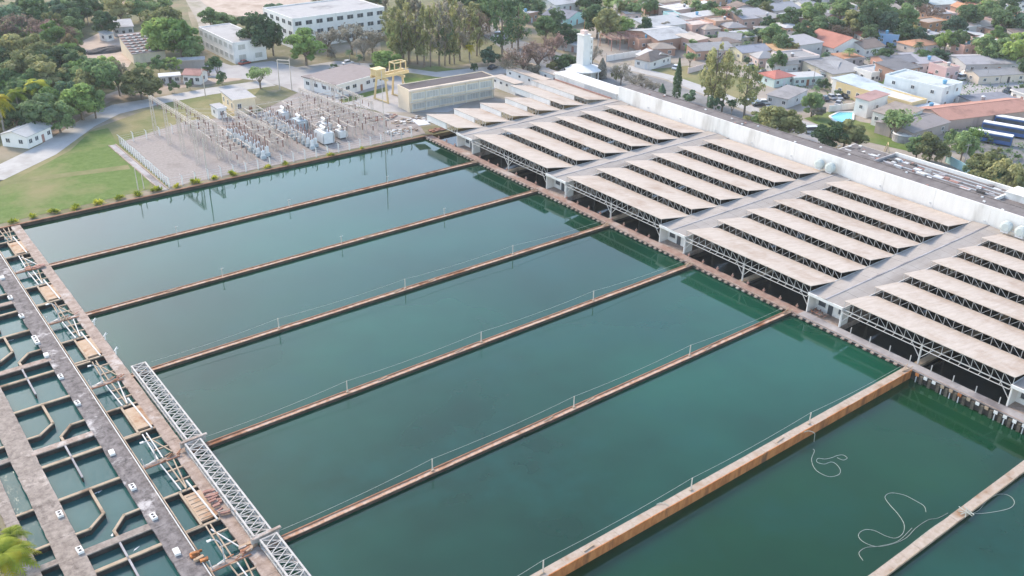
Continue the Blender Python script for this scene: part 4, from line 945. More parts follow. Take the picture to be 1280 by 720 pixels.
# --- yellow gantry crane
c = at(488, 124, ZG); t = thing('gantry_crane', 'yellow portal gantry crane between the white workshop and beige block', 'crane', c, 0.12)
PLACES.append(('yellow gantry crane', c + Vector((0, 0, 5)), 7))
Y_ = 'crane_yellow'
for x in (-3.6, 3.6):
    for y in (-3.2, 3.2): bar('leg', (x, y * 1.1, -0.05), (x * 0.92, y * 0.7, 7.2), 0.5, 0.5, Y_, t)
    bar('end_beam', (x * 0.92, -3.4, 7.4), (x * 0.92, 3.4, 7.4), 0.6, 0.7, Y_, t)
    bar('sill_beam', (x, -3.8, 0.35), (x, 3.8, 0.35), 0.4, 0.4, Y_, t)
for y in (-1.3, 1.3): bar('girder', (-6.2, y, 8.1), (6.6, y, 8.1), 0.6, 0.9, Y_, t)
MB().box(-6.0, -2.6, -1.5, 1.5, 8.6, 10.4).build('trolley_cabin', Y_, t)
MB().box(-6.2, -2.4, -1.7, 1.7, 10.4, 10.6).build('cabin_roof', Y_, t)
for x in (1.2, 5.6):
    for y in (-1.3, 1.3): bar('hoist_post', (x, y, 8.5), (x, y, 11.4), 0.28, 0.28, Y_, t)
bar('hoist_beam', (1.2, -1.3, 11.4), (5.6, -1.3, 11.4), 0.3, 0.3, Y_, t); bar('hoist_beam', (1.2, 1.3, 11.4), (5.6, 1.3, 11.4), 0.3, 0.3, Y_, t)
for x in (1.2, 5.6): bar('hoist_beam', (x, -1.3, 11.4), (x, 1.3, 11.4), 0.3, 0.3, Y_, t)
for x in [-6 + k * 1.5 for k in range(9)]: bar('handrail_post', (x, -1.75, 8.5), (x, -1.75, 9.4), 0.07, 0.07, Y_, t)
bar('handrail', (-6, -1.75, 9.4), (6.4, -1.75, 9.4), 0.08, 0.08, Y_, t)
# rubble and scrap slabs at the far right corner of the basins
for k, (px, py, L, W_, mm, nm) in enumerate(((478, 148, 9, 5, ['dirt', 'red_brown', 'concrete_grey'], 'brown scrap piled left of the beige block'), (510, 152, 10, 5, ['concrete_tan', 'white_paint', 'concrete_pink'], 'pale rubble piled in front of the beige block'),
                                             (535, 150, 9, 5, ['concrete_pink', 'white_paint', 'galv'], 'white scrap sheets beside the far sawtooth bay'), (500, 165, 9, 4, ['concrete_pink', 'white_paint', 'concrete_tan'], 'pale scrap beside the far corner of the basins'), (548, 163, 5, 2.5, ['red_brown', 'rust', 'red_brown'], 'dark red machine parts under the open corner roof'))):
    block_pile(nm, at(px, py, ZG), L, W_, mm, 60 if k < 4 else 30)
tag(MB((138.5, 222, 0)).prism([(136.2, 219.0), (139.6, 218.2), (140.2, 222.5), (137.4, 224.5)], 2.9, 3.05).build('lean_to_roof', 'galv', None, (138.5, 222, 0)), 'torn grey corner roof sheet beside the first sawtooth roof', 'roof')

# ================================================================== SUBSTATION
def in_yard(x, y): return Vector((x, y, ZG))
# perimeter fence posts (white concrete), one by one
pm = MB(); pm.box(-0.11, 0.11, -0.11, 0.11, 0, 2.5); pm.add([(-0.11, -0.11, 2.5), (0.11, -0.11, 2.5), (0.11, 0.11, 2.5), (-0.11, 0.11, 2.5), (-0.45, -0.09, 2.9), (-0.30, -0.09, 2.9), (-0.30, 0.09, 2.9), (-0.45, 0.09, 2.9)], [(0, 1, 5, 4), (1, 2, 6, 5), (2, 3, 7, 6), (3, 0, 4, 7), (4, 5, 6, 7)])
pmesh = pm.mesh('fence_post', 'white_paint')
def fence(label, a, b, step, group):
    a, b = Vector(a), Vector(b); n = max(1, int((b - a).length / step)); t = thing('fence', label, 'fence', a)
    for k in range(n + 1):
        o = put('post', pmesh, t, (b - a) * k / n); o.scale = (1, 1, random.uniform(0.92, 1.05))
    for z in (0.5, 1.1, 1.7, 2.3): bar('wire', Vector((0, 0, z)), b - a + Vector((0, 0, z)), 0.025, 0.025, 'galv', t)
fence('line of white concrete fence posts along the left side of the substation', in_yard(65.5, 221), in_yard(66.0, 260), 1.9, '')
fence('line of white concrete fence posts along the water side of the substation', in_yard(65.5, 220.6), in_yard(134, 219.6), 3.2, '')
fence('line of white concrete fence posts along the far side of the substation', in_yard(66, 260), in_yard(92, 262), 3.5, '')
MB((63.5, 240, ZG)).box(63.3, 64.6, 219.6, 262, ZG, ZG + 0.14)
t = thing('drain_channel', 'dark concrete drain channel outside the left substation fence', 'drain', in_yard(64.0, 240))
for x in (-0.9, 0.9): bar('kerb', (x, -20.5, 0.1), (x, 20.5, 0.1), 0.3, 0.3, 'concrete_pink', t)
bar('bed', (0, -20.5, 0.0), (0, 20.5, 0.0), 1.5, 0.16, 'concrete_grey', t)

# lattice column prototype pieces
def lattice_column(parent, x, y, h, w0=0.9, w1=0.5, mat='post_beige'):
    mb = MB()
    for sx in (-1, 1):
        for sy in (-1, 1): mb.beam((x + sx * w0 / 2, y + sy * w0 / 2, 0), (x + sx * w1 / 2, y + sy * w1 / 2, h), 0.07)
    n = int(h / 0.9)
    for k in range(n):
        z0, z1 = k * h / n, (k + 1) * h / n; a = (w0 + (w1 - w0) * k / n) / 2; b = (w0 + (w1 - w0) * (k + 1) / n) / 2
        s_ = 1 if k % 2 else -1
        mb.beam((x - a * s_, y - a, z0), (x + b * s_, y - b, z1), 0.04); mb.beam((x - a * s_, y + a, z0), (x + b * s_, y + b, z1), 0.04)
        mb.beam((x - a, y - a * s_, z0), (x - b, y + b * s_, z1), 0.04); mb.beam((x + a, y - a * s_, z0), (x + b, y + b * s_, z1), 0.04)
    return mb.build('column', mat, parent)
def lattice_beam(parent, p, q, w=0.6, mat='post_beige'):
    p, q = Vector(p), Vector(q); d = (q - p); L = d.length; d.normalize(); s_ = d.cross(Vector((0, 0, 1))).normalized() * w / 2; u = Vector((0, 0, w / 2)); mb = MB()
    for i in (-1, 1):
        for j in (-1, 1): mb.beam(p + s_ * i + u * j, q + s_ * i + u * j, 0.09)
    n = int(L / 0.8)
    for k in range(n):
        a, b = p + d * L * k / n, p + d * L * (k + 1) / n; f = 1 if k % 2 else -1
        mb.beam(a + s_ - u * f, b + s_ + u * f, 0.05); mb.beam(a - s_ - u * f, b - s_ + u * f, 0.05); mb.beam(a + u - s_ * f, b + u + s_ * f, 0.05)
    return mb.build('beam', mat, parent)
def portal(label, cols, h, hang=True):
    o = Vector((cols[0][0], cols[0][1], ZG)); t = thing('lattice_portal', label, 'portal', o)
    for x, y in cols: lattice_column(t, x - o.x, y - o.y, h)
    for a, b in zip(cols[:-1], cols[1:]):
        lattice_beam(t, (a[0] - o.x, a[1] - o.y, h - 0.4), (b[0] - o.x, b[1] - o.y, h - 0.4))
        for k in range(3):
            f = (k + 0.5) / 3; p = Vector((a[0] + (b[0] - a[0]) * f - o.x, a[1] + (b[1] - a[1]) * f - o.y, h - 0.7))
            ins = MB()
            for q in range(6): ins.cyl((p.x, p.y), 0.14, 0.14, p.z - 0.25 - q * 0.2, p.z - 0.13 - q * 0.2, 6)
            ins.cyl((p.x, p.y), 0.05, 0.05, p.z - 1.4, p.z, 5); ins.build('insulator_string', 'insulator', t)
portal('tallest beige lattice portal at the left end of the substation', [(76.5, 262), (76.8, 252), (77.0, 242), (77.2, 232)], 11.5)
portal('second beige lattice portal, just right of the tallest one', [(82.5, 260), (82.8, 251), (83.0, 242), (83.2, 233)], 10.0)
portal('low beige lattice portal crossing the middle of the substation', [(96, 251), (97, 241), (98, 231)], 6.5)
portal('low pale lattice portal right of the row of transformers', [(121, 262), (122, 252), (123, 242), (124, 230)], 6.5)
portal('pale lattice portal beside the white workshop end of the substation', [(129, 270), (130, 258), (131, 247), (131, 236)], 7.0)
# overhead bus conductors
for k in range(6):
    y = 234 + k * 4.6; o = Vector((77, y, ZG + 9.2)); pts = []
    for x0, x1, z0, z1 in ((77, 83, 9.0, 8.2), (83, 97, 8.0, 5.6), (97, 122, 5.5, 5.4), (122, 130, 5.5, 5.9)):
        for q in range(5): f = q / 5; pts.append((x0 + (x1 - x0) * f, y, ZG + z0 + (z1 - z0) * f - 1.2 * f * (1 - f)))
    tag(MB(o).tube(pts, 0.03, 4).build('bus_conductor', 'galv', None, o), 'thin grey overhead conductor across the substation, %s from the water' % ['first', 'second', 'third', 'fourth', 'fifth', 'sixth'][k], 'cable', 'overhead conductors in the substation')
# insulator posts and pipe frames
def make_post(h):
    t = bpy.data.objects.new('insulator_post', None); COL.objects.link(t)
    MB().box(-0.1, 0.1, -0.1, 0.1, 0, h * 0.55).build('stand', 'post_beige', t)
    mb = MB()
    for q in range(7): mb.cyl((0, 0), 0.17, 0.17, h * 0.55 + q * h * 0.06, h * 0.55 + (q + 0.55) * h * 0.06, 7)
    mb.cyl((0, 0), 0.08, 0.08, h * 0.55, h, 6); mb.build('insulator', 'insulator', t)
    MB().cyl((0, 0), 0.13, 0.13, h, h + 0.18, 6).build('cap', 'tank_white', t)
    return tag(t, 'slim post insulator on a pale stand in the substation yard', 'insulator', 'post insulators in the substation yard')
first = make_post(4.0); used = False
for gx in range(14):
    for gy in range(9):
        x, y = 85.0 + gx * 3.4 + random.uniform(-0.4, 0.4), 226 + gy * 4.3 + random.uniform(-0.4, 0.4)
        if 100 < x < 109 and y > 258: continue
        if x > 112 and y > 262 or random.random() < 0.12: continue
        if any(abs(x - q) < 1.6 for q in (92.5, 106.5, 110.5)): continue
        o = first if not used else copy_tree(first); used = True
        o.location = (x, y, ZG + 0.07); o.scale = (1, 1, random.uniform(0.75, 1.25)); o.rotation_euler = (0, 0, random.uniform(0, 3))
def pipe_frame(label, x0, x1, y0, y1, h, n):
    o = Vector((x0, y0, ZG)); t = thing('busbar_stand', label, 'stand', o, group='low pipe stands in the substation yard')
    for x in (0, x1 - x0):
        for k in range(n): bar('leg', (x, k * (y1 - y0) / (n - 1), 0), (x, k * (y1 - y0) / (n - 1), h), 0.14, 0.14, 'post_beige', t)
        bar('rail', (x, 0, h), (x, y1 - y0, h), 0.16, 0.16, 'post_beige', t)
    for k in range(n): bar('cross_rail', (0, k * (y1 - y0) / (n - 1), h), (x1 - x0, k * (y1 - y0) / (n - 1), h), 0.12, 0.12, 'post_beige', t)
for k, (x0, y0) in enumerate(((84, 228), (84, 240), (84, 251), (96, 229), (96, 240), (96, 251), (100, 229), (100, 240), (100, 251), (112, 228), (113, 240), (114, 251), (120, 228), (120, 240), (120, 251), (126, 228), (126, 240), (126, 252))):
    pipe_frame('low beige pipe stand, %s, %s' % ({84: 'leftmost', 96: 'second from left', 100: 'left of the transformers', 112: 'right of the transformers', 113: 'right of the transformers', 114: 'right of the transformers', 120: 'second from right', 126: 'farthest right'}[x0], 'nearest the water' if y0 < 235 else 'in the middle of the yard' if y0 < 245 else 'at the far side of the yard'), x0, x0 + 6, y0, y0 + 9, 3.4 + 0.3 * (k % 3), 4)
# circuit breakers
def make_breaker():
    t = bpy.data.objects.new('circuit_breaker', None); COL.objects.link(t)
    MB().box(-0.7, 0.7, -0.45, 0.45, 0.15, 1.0).build('cabinet', 'tank_blue', t)
    mb = MB(); mb.cyl((0, 0), 0.5, 0.5, 1.0, 2.4, 10); mb.cyl((0, 0), 0.5, 0.28, 2.4, 2.7, 10); mb.build('tank', 'tank_white', t)
    for x in (-0.28, 0.28):
        ins = MB()
        for q in range(6): ins.cyl((x * (1 + q * 0.08), 0), 0.16, 0.16, 2.65 + q * 0.22, 2.78 + q * 0.22, 7)
        ins.build('bushing', 'insulator', t)
    return t
br = make_breaker(); k = 0; rows = [(92.5, 226.5, 10, 2.5, 'left'), (94.2, 227.5, 9, 2.5, 'left'), (106.5, 226.0, 13, 2.45, 'right'), (108.2, 227.0, 13, 2.45, 'right')]
for x, y, n, st, side in rows:
    for q in range(n):
        o = br if k == 0 else copy_tree(br); k += 1
        o.location = (x + random.uniform(-0.2, 0.2), y + q * st, ZG + 0.07); o.rotation_euler = (0, 0, random.uniform(-0.1, 0.1)); o.scale = (1, 1, random.uniform(0.9, 1.15))
        od = ['first', 'second', 'third', 'fourth', 'fifth', 'sixth', 'seventh', 'eighth', 'ninth', 'tenth', 'eleventh', 'twelfth', 'thirteenth'][q]
        tag(o, 'white breaker with brown bushings, %s from the water in the %s substation row' % (od, {92.5: 'leftmost', 94.2: 'second', 106.5: 'third', 108.2: 'rightmost'}[x]), 'breaker', 'circuit breakers in the substation')
# transformers
def transformer(label, c, L, W_, h, mat):
    t = thing('transformer', label, 'transformer', c, R(-90))
    MB().box(-L / 2, L / 2, -W_ / 2, W_ / 2, 0.4, h).build('tank', mat, t)
    for s_ in (-1, 1):
        for q in range(9): bar('radiator_fin', (-L / 2 + (q + 0.5) * L / 9, s_ * (W_ / 2 + 0.3), 0.6), (-L / 2 + (q + 0.5) * L / 9, s_ * (W_ / 2 + 0.3), h - 0.2), 0.12, 0.6, mat, t)
    MB().tube([(-L * 0.35, 0, h + 0.9), (L * 0.25, 0, h + 0.9)], 0.45, 10).build('conservator', 'tank_white', t)
    for q in range(3):
        ins = MB(); x = -L * 0.3 + q * L * 0.3
        for r_ in range(7): ins.cyl((x, W_ * 0.25), 0.18, 0.18, h + r_ * 0.2, h + r_ * 0.2 + 0.12, 7)
        ins.build('bushing', 'insulator', t)
    bar('skid', (-L / 2, 0, 0.2), (L / 2, 0, 0.2), W_ * 0.8, 0.4, 'steel_dark', t)
transformer('large pale blue transformer in the middle of the right breaker row', in_yard(111.2, 243), 4.4, 2.6, 3.4, 'tank_blue')
transformer('large white transformer at the water end of the right breaker row', in_yard(112.0, 229.5), 5.0, 2.8, 3.4, 'tank_white')
transformer('white transformer right of the pale blue one', in_yard(116.5, 238), 3.4, 2.2, 2.8, 'tank_white')
transformer('small white transformer nearest the water beside the dark trench', in_yard(117.5, 230.5), 2.8, 2.0, 2.3, 'tank_white')
transformer('white transformer at the far end of the right breaker row', in_yard(111.5, 254), 3.6, 2.3, 3.0, 'tank_white')
t = thing('cable_trench', 'dark cable trench running through the transformers', 'trench', in_yard(114.5, 244)); bar('cover', (0, -18, 0.1), (0, 16, 0.1), 0.9, 0.1, 'steel_dark', t)
for q in range(2): bar('curb', (-0.6 + 1.2 * q, -18, 0.14), (-0.6 + 1.2 * q, 16, 0.14), 0.15, 0.2, 'concrete_grey', t)
# agave rosettes along the bank
def agave_mesh(seed):
    rnd = random.Random(seed); mb = MB()
    for k in range(34):
        a = rnd.uniform(0, 6.283); el = rnd.uniform(0.25, 1.3); L = rnd.uniform(0.9, 1.5)
        d = Vector((math.cos(a) * math.cos(el), math.sin(a) * math.cos(el), math.sin(el))); s_ = Vector((-math.sin(a), math.cos(a), 0)) * 0.11
        m1 = d * L * 0.55 + Vector((0, 0, 0.06)); tip = d * L - Vector((0, 0, 0.12 * L))
        mb.add([-s_ * 0.6, s_ * 0.6, m1 + s_, m1 - s_, tip], [(0, 1, 2, 3), (3, 2, 4)])
    return mb.mesh('rosette_leaves', 'leaf_lime')
ams = [agave_mesh(s_) for s_ in range(3)]
for k, (px, py) in enumerate(((16, 276), (41, 269), (68, 263), (95, 258), (123, 252), (149, 246), (172, 242), (196, 236), (221, 231), (244, 226), (268, 221), (291, 216), (335, 207), (357, 203), (413, 192), (453, 184))):
    c = at(px, py + 2.5, 0.0); c.y = max(c.y, 218.5); t = thing('agave_plant', 'yellow green agave rosette on the bank, %s from the left' % ['first', 'second', 'third', 'fourth', 'fifth', 'sixth', 'seventh', 'eighth', 'ninth', 'tenth', 'eleventh', 'twelfth', 'thirteenth', 'fourteenth', 'fifteenth', 'sixteenth'][k], 'plant', c, k * 1.3)
    s_ = random.uniform(0.9, 1.3) * (1.0 if k < 12 else 0.75); t.scale = (s_ * 1.25, s_ * 1.25, s_)
    put('leaves', ams[k % 3], t, (0, 0, -0.05))
    o2 = put('leaves', ams[(k + 1) % 3], t, (0.55, 0.1, -0.05), 1.0); o2.scale = (0.8, 0.8, 0.8)
    o3 = put('leaves', ams[(k + 2) % 3], t, (-0.5, -0.05, -0.05), 2.0); o3.scale = (0.75, 0.75, 0.75)
# ================================================================== TOWN
TOWN = [
 # name, label, phrase, p0, p1, depth, h, roof, wall, roofc, rh, floors, nwin, nside
 ('house', 'long pale grey roofed house at the top edge left of the dark gabled one', 'long pale grey roofed house', (694, 16), (724, 12), 12, 3.2, 'gable', WHT, R_LGT, 1.4, 1, 4, 2),
 ('house', 'dark grey roofed house with turquoise fascia behind the tower', 'turquoise fascia house', (710, 34), (732, 27), 13, 3.4, 'gabley', (0.42, 0.66, 0.62), (0.24, 0.24, 0.27), 2.0, 1, 3, 2),
 ('house', 'brick house with white flat roof edge among trees left of the tower', 'brick house with white roof edge', (657, 30), (672, 27), 8, 4.0, 'slab', BRK, R_LGT, 0, 1, 3, 2),
 ('stall', 'low white market stall roof left of the tower', 'low white market stall', (697, 62), (722, 66), 6, 2.6, 'slab', GRY, (0.66, 0.65, 0.64), 0, 1, 2, 1),
 ('house', 'tan roofed house with white front right of the tower trees', 'tan roofed house', (772, 44), (800, 40), 12, 3.4, 'gable', WHT, R_TAN, 1.6, 1, 4, 2),
 ('house', 'brown hip roofed house with white gable beside the vacant lot', 'brown hip roofed house', (793, 84), (812, 88), 12, 3.0, 'hip', WHT, R_BRN, 2.4, 1, 2, 2),
 ('house', 'white gable fronted cottage in front of the brown hip roofed house', 'white gable fronted cottage', (812, 84), (838, 80), 8, 2.8, 'gabley', WHT, (0.60, 0.57, 0.55), 1.6, 1, 3, 2),
 ('warehouse', 'wide warehouse with two pale grey sheet roofs above brick walls', 'wide pale roofed warehouse', (822, 66), (865, 60), 20, 4.6, 'gable', BRK, R_LGT, 1.6, 1, 4, 2),
 ('warehouse', 'white walled lean-to roof behind the wide pale roofed warehouse', 'white lean-to warehouse', (812, 49), (860, 43), 12, 4.4, 'shed', WHT, (0.46, 0.46, 0.46), 1.4, 1, 3, 2),
 ('house', 'pink house with cream roof at the right end of the wide warehouse', 'pink house at the warehouse end', (866, 66), (884, 62), 9, 4.4, 'shed', (0.64, 0.38, 0.30), (0.60, 0.50, 0.42), 0.8, 1, 0, 1),
 ('house', 'half built brick house left of the wide pale roofed warehouse', 'half built brick house', (798, 64), (822, 62), 8, 4.0, 'flat', BRK, R_BRN, 0, 1, 2, 1),
 ('house', 'cream roofed pink house at the top edge beside the side street', 'cream roofed pink house', (826, 14), (850, 10), 9, 3.4, 'gable', PNK, (0.60, 0.48, 0.36), 1.4, 1, 3, 2),
 ('house', 'white flat roofed house right of the side street', 'white flat roofed house by the side street', (843, 24), (868, 20), 10, 3.6, 'slab', PNK, (0.66, 0.63, 0.60), 0, 1, 3, 2),
 ('shop', 'narrow blue and green shop row along the side street', 'blue and green shop row', (828, 26), (842, 32), 5, 3.6, 'flat', (0.36, 0.58, 0.58), R_LGT, 0, 1, 3, 1),
 ('apartments', 'long white two storey house with a row of dark windows', 'long white house with dark windows', (864, 36), (904, 30), 8, 4.4, 'slab', (0.70, 0.64, 0.60), R_LGT, 0, 1, 7, 1),
 ('house', 'pink house with round corner and pale flat roof', 'pink flat roofed house', (864, 46), (890, 43), 9, 4.2, 'flat', (0.64, 0.40, 0.33), (0.62, 0.52, 0.46), 0, 1, 2, 1),
 ('house', 'orange rendered house beside the pink flat roofed one', 'orange rendered house', (893, 42), (914, 40), 8, 4.6, 'flat', SAL, R_TAN, 0, 1, 2, 1),
 ('house', 'bright salmon two storey house behind the orange one', 'bright salmon house', (905, 32), (922, 30), 7, 5.8, 'flat', (0.66, 0.30, 0.24), (0.60, 0.34, 0.26), 0, 2, 2, 1),
 ('house', 'orange house with white frieze at the top edge', 'orange house at the top edge', (882, 10), (918, 6), 9, 4.0, 'flat', (0.62, 0.38, 0.24), R_LGT, 0, 1, 5, 2),
 ('shed', 'blue trimmed white roof shed at the top edge', 'blue trimmed white shed', (918, 9), (942, 5), 8, 3.6, 'slab', (0.50, 0.56, 0.66), (0.60, 0.62, 0.66), 0, 1, 3, 2),
 ('warehouse', 'large grey sheet roofed hall with salmon walls', 'large grey roofed salmon hall', (927, 37), (962, 34), 20, 4.2, 'gable', (0.60, 0.40, 0.33), (0.42, 0.40, 0.41), 2.0, 1, 4, 3),
 ('house', 'grey roofed house with white gable left of the palm', 'grey roofed house left of the palm', (897, 58), (924, 60), 10, 3.0, 'gable', GRY, R_GRY, 1.6, 1, 3, 2),
 ('house', 'small cream house half hidden by shrubs', 'small cream house by shrubs', (926, 57), (946, 55), 8, 3.0, 'shed', CRM, R_LGT, 0.8, 1, 2, 1),
 ('house', 'long grey roofed yellowish house above the parked cars', 'long grey roofed yellowish house', (927, 77), (962, 73), 9, 3.0, 'gable', (0.66, 0.58, 0.40), (0.36, 0.36, 0.40), 1.5, 1, 5, 2),
 ('house', 'cream house under a large grey roof near the top right', 'cream house under a large grey roof', (958, 37), (976, 33), 12, 4.2, 'shed', (0.66, 0.54, 0.44), R_GRY, 1.2, 1, 3, 2),
 ('house', 'broad grey roofed house beside dark trees', 'broad grey roofed house', (966, 24), (1000, 20), 14, 3.4, 'gable', WHT, (0.36, 0.36, 0.38), 1.8, 1, 4, 2),
 ('house', 'small mauve walled house with pale roof', 'small mauve walled house', (990, 34), (1009, 31), 8, 3.4, 'shed', (0.42, 0.28, 0.28), R_LGT, 0.8, 1, 2, 1),
 ('house', 'white walled house with red edge at the top', 'white walled house at the top edge', (1006, 12), (1042, 6), 9, 3.6, 'gable', WHT, (0.52, 0.30, 0.27), 1.2, 1, 4, 2),
 ('house', 'large white house with red tiled gable roof', 'large red roofed white house', (1040, 72), (1083, 66), 17, 3.4, 'gabley', WHT, R_RED, 3.2, 1, 4, 3),
 ('house', 'brown tiled house right of the large red roofed one', 'brown tiled house', (1079, 72), (1104, 68), 11, 3.2, 'gable', WHT, R_BRN, 1.8, 1, 3, 2),
 ('house', 'bright blue flat roofed house by the side street', 'bright blue house', (1096, 58), (1121, 60), 8, 4.6, 'flat', BLU, (0.45, 0.45, 0.47), 0, 1, 3, 1),
 ('house', 'house with orange roof edge left of the pinkish two storey house', 'orange edged house', (970, 76), (1000, 74), 8, 3.4, 'shed', (0.62, 0.50, 0.40), (0.58, 0.36, 0.20), 0.8, 1, 2, 1),
 ('house', 'pinkish white two storey house with grey roof', 'pinkish two storey house', (983, 92), (1022, 88), 10, 5.0, 'flat', (0.70, 0.58, 0.54), R_GRY, 0, 2, 4, 2),
 ('house', 'grey roofed house behind the pinkish two storey house', 'grey roofed house behind the pinkish one', (998, 74), (1026, 70), 10, 5.2, 'shed', GRY, (0.42, 0.41, 0.41), 1.0, 1, 3, 2),
 ('shed', 'wide grey lean-to with cream front facing the street', 'wide grey lean-to with cream front', (1040, 104), (1080, 98), 15, 3.0, 'shed', (0.68, 0.58, 0.44), (0.34, 0.33, 0.33), 1.4, 1, 6, 2),
 ('shed', 'narrow grey sheet roof left of the cream fronted lean-to', 'narrow grey sheet roof', (1024, 100), (1042, 102), 12, 3.0, 'shed', WHT, (0.38, 0.37, 0.37), 1.2, 1, 2, 1),
 ('house', 'small mint green house with bright red roof', 'small red roofed mint house', (967, 110), (992, 106), 8, 3.0, 'hip', MNT, (0.55, 0.20, 0.16), 1.6, 1, 3, 1),
 ('house', 'long pale green low house right of the small red roofed one', 'long pale green low house', (992, 108), (1026, 106), 6, 2.8, 'slab', MNT, R_LGT, 0, 1, 5, 1),
 ('shop', 'white shop with dark arched openings', 'white arched shop', (1087, 106), (1112, 102), 8, 3.8, 'flat', WHT, R_LGT, 0, 1, 5, 1),
 ('house', 'brick two storey house with dark roof above the white arched shop', 'brick two storey house', (1118, 110), (1146, 104), 9, 5.6, 'shed', BRK, R_DRK, 1.0, 2, 3, 2),
 ('house', 'dark roofed house behind the brick two storey house', 'dark roofed brick row', (1106, 92), (1144, 90), 10, 3.6, 'gable', (0.50, 0.28, 0.22), (0.26, 0.25, 0.26), 1.4, 1, 4, 2),
 ('shed', 'mauve grey sheet roofs right of the dark roofed brick row', 'mauve grey sheet roofs', (1146, 92), (1180, 90), 12, 3.4, 'shed', WHT, (0.38, 0.36, 0.38), 1.0, 1, 4, 2),
 ('block', 'tall white two storey corner block with small square windows', 'tall white corner block', (1173, 139), (1197, 131), 20, 7.0, 'flat', (0.74, 0.76, 0.75), (0.55, 0.58, 0.56), 0, 2, 2, 3),
 ('hall', 'long yellow hall with pale flat roof', 'long yellow hall', (1136, 146), (1155, 141), 28, 4.0, 'flat', YEL, (0.68, 0.66, 0.64), 0, 1, 2, 8),
 ('shed', 'white shed with pale blue sheet roof left of the yellow hall', 'pale blue roofed shed', (1110, 138), (1134, 132), 22, 3.6, 'shed', WHT, (0.56, 0.62, 0.66), 1.6, 1, 0, 2),
 ('house', 'white terraced house with brown roof beside the swimming pool', 'white pool house', (1088, 156), (1122, 166), 11, 4.2, 'shed', WHT, (0.34, 0.28, 0.24), 1.0, 1, 3, 2),
 ('house', 'tall white end wall with pink roof beside the pool', 'tall white end wall house', (1066, 143), (1082, 148), 9, 5.4, 'shed', WHT, (0.42, 0.26, 0.24), 0.8, 1, 1, 1),
 ('shelter', 'very long red tiled shelter roof at the right edge', 'very long red tiled shelter', (1180, 164), (1292, 150), 13, 3.2, 'gable', (0.50, 0.36, 0.30), (0.50, 0.26, 0.20), 1.6, 1, 0, 0),
 ('canopy', 'dark grey canopy roof beyond the long red tiled shelter', 'dark grey canopy', (1222, 144), (1273, 139), 9, 3.4, 'slab', GRY, (0.24, 0.24, 0.27), 0, 1, 4, 1),
 ('garage', 'row of beige garages under a grey roof at the right', 'row of beige garages', (1222, 106), (1282, 102), 8, 2.8, 'gable', (0.64, 0.54, 0.45), R_GRY, 1.2, 1, 4, 1),
 ('shed', 'large grey roof behind the beige garages', 'large grey roof behind the garages', (1205, 92), (1290, 90), 14, 3.2, 'gable', GRY, (0.40, 0.38, 0.39), 1.2, 1, 5, 1),
 ('house', 'bright orange rendered house with small windows among trees', 'bright orange house', (1157, 44), (1181, 40), 8, 4.6, 'flat', (0.66, 0.35, 0.20), R_TAN, 0, 2, 3, 1),
 ('house', 'white house with dark openings under the bright orange one', 'white house below the orange one', (1153, 54), (1173, 51), 6, 2.8, 'slab', WHT, R_LGT, 0, 1, 3, 1),
 ('house', 'low house with orange tiled roof in front of dark trees', 'low orange tiled house', (1142, 68), (1172, 64), 9, 2.8, 'hip', (0.62, 0.52, 0.46), R_ORG, 1.5, 1, 3, 1),
 ('hut', 'tiny salmon flat roofed hut beneath the palms', 'tiny salmon hut', (1203, 70), (1219, 68), 6, 3.6, 'flat', (0.60, 0.34, 0.27), (0.50, 0.46, 0.44), 0, 1, 2, 1),
 ('house', 'pale brown house with tan roof at the dirt clearing', 'pale brown house at the clearing', (1222, 44), (1242, 40), 9, 3.0, 'gable', PNK, R_TAN, 1.2, 1, 3, 1),
 ('house', 'mauve house in ruins at the upper right clearing', 'mauve ruined house', (1247, 36), (1266, 34), 8, 3.0, 'flat', (0.52, 0.36, 0.33), R_TAN, 0, 1, 2, 1),
 ('shed', 'white sheet roof corner at the top right edge', 'white sheet roof at the top right', (1270, 14), (1300, 14), 12, 4.0, 'shed', WHT, (0.66, 0.66, 0.68), 1.2, 1, 2, 1),
 ('house', 'pale pink house at the top edge right of the dark trees', 'pale pink house at the top', (1172, 6), (1192, 4), 8, 3.4, 'gable', PNK, (0.56, 0.40, 0.34), 1.2, 1, 3, 1),
 ('shed', 'pale green grey sheet roof near the top right', 'pale green grey sheet roof', (1166, 16), (1198, 14), 10, 3.4, 'shed', GRY, (0.48, 0.52, 0.50), 1.0, 1, 3, 1),
 ('garage', 'open grey roofed garage with white fascia beside the street', 'open garage with white fascia', (958, 130), (983, 136), 12, 3.0, 'shed', (0.60, 0.60, 0.60), (0.33, 0.31, 0.31), 0.8, 1, 3, 1),
 ('shed', 'wide brown grey sheet roof below the long yellow hall', 'wide brown grey sheet roof', (1138, 180), (1184, 166), 12, 3.2, 'gable', (0.44, 0.36, 0.32), (0.31, 0.27, 0.26), 1.0, 1, 3, 1),
 ('shed', 'white strip roof in front of the yellow hall', 'white strip roof', (1146, 152), (1180, 147), 5, 3.0, 'slab', CRM, (0.66, 0.66, 0.66), 0, 1, 3, 1),
 ('house', 'white walled plot with grey roof at the far right', 'white walled plot', (1262, 124), (1290, 134), 9, 3.0, 'slab', WHT, (0.34, 0.32, 0.32), 0, 1, 3, 1),
 ('house', 'pink terraced house by the mauve grey sheet roofs', 'pink terraced house', (1180, 102), (1196, 100), 8, 4.4, 'flat', (0.62, 0.42, 0.40), R_TAN, 0, 1, 3, 1),
 ('house', 'house with tan roof and white wall beyond the bright blue house', 'tan house beyond the blue one', (1100, 22), (1126, 20), 9, 3.2, 'gable', WHT, R_TAN, 1.4, 1, 3, 1),
 ('house', 'small red brick house under dark trees at the top right', 'small red brick house', (1040, 24), (1056, 20), 7, 3.6, 'shed', (0.44, 0.20, 0.17), R_BRN, 0.6, 1, 2, 1),
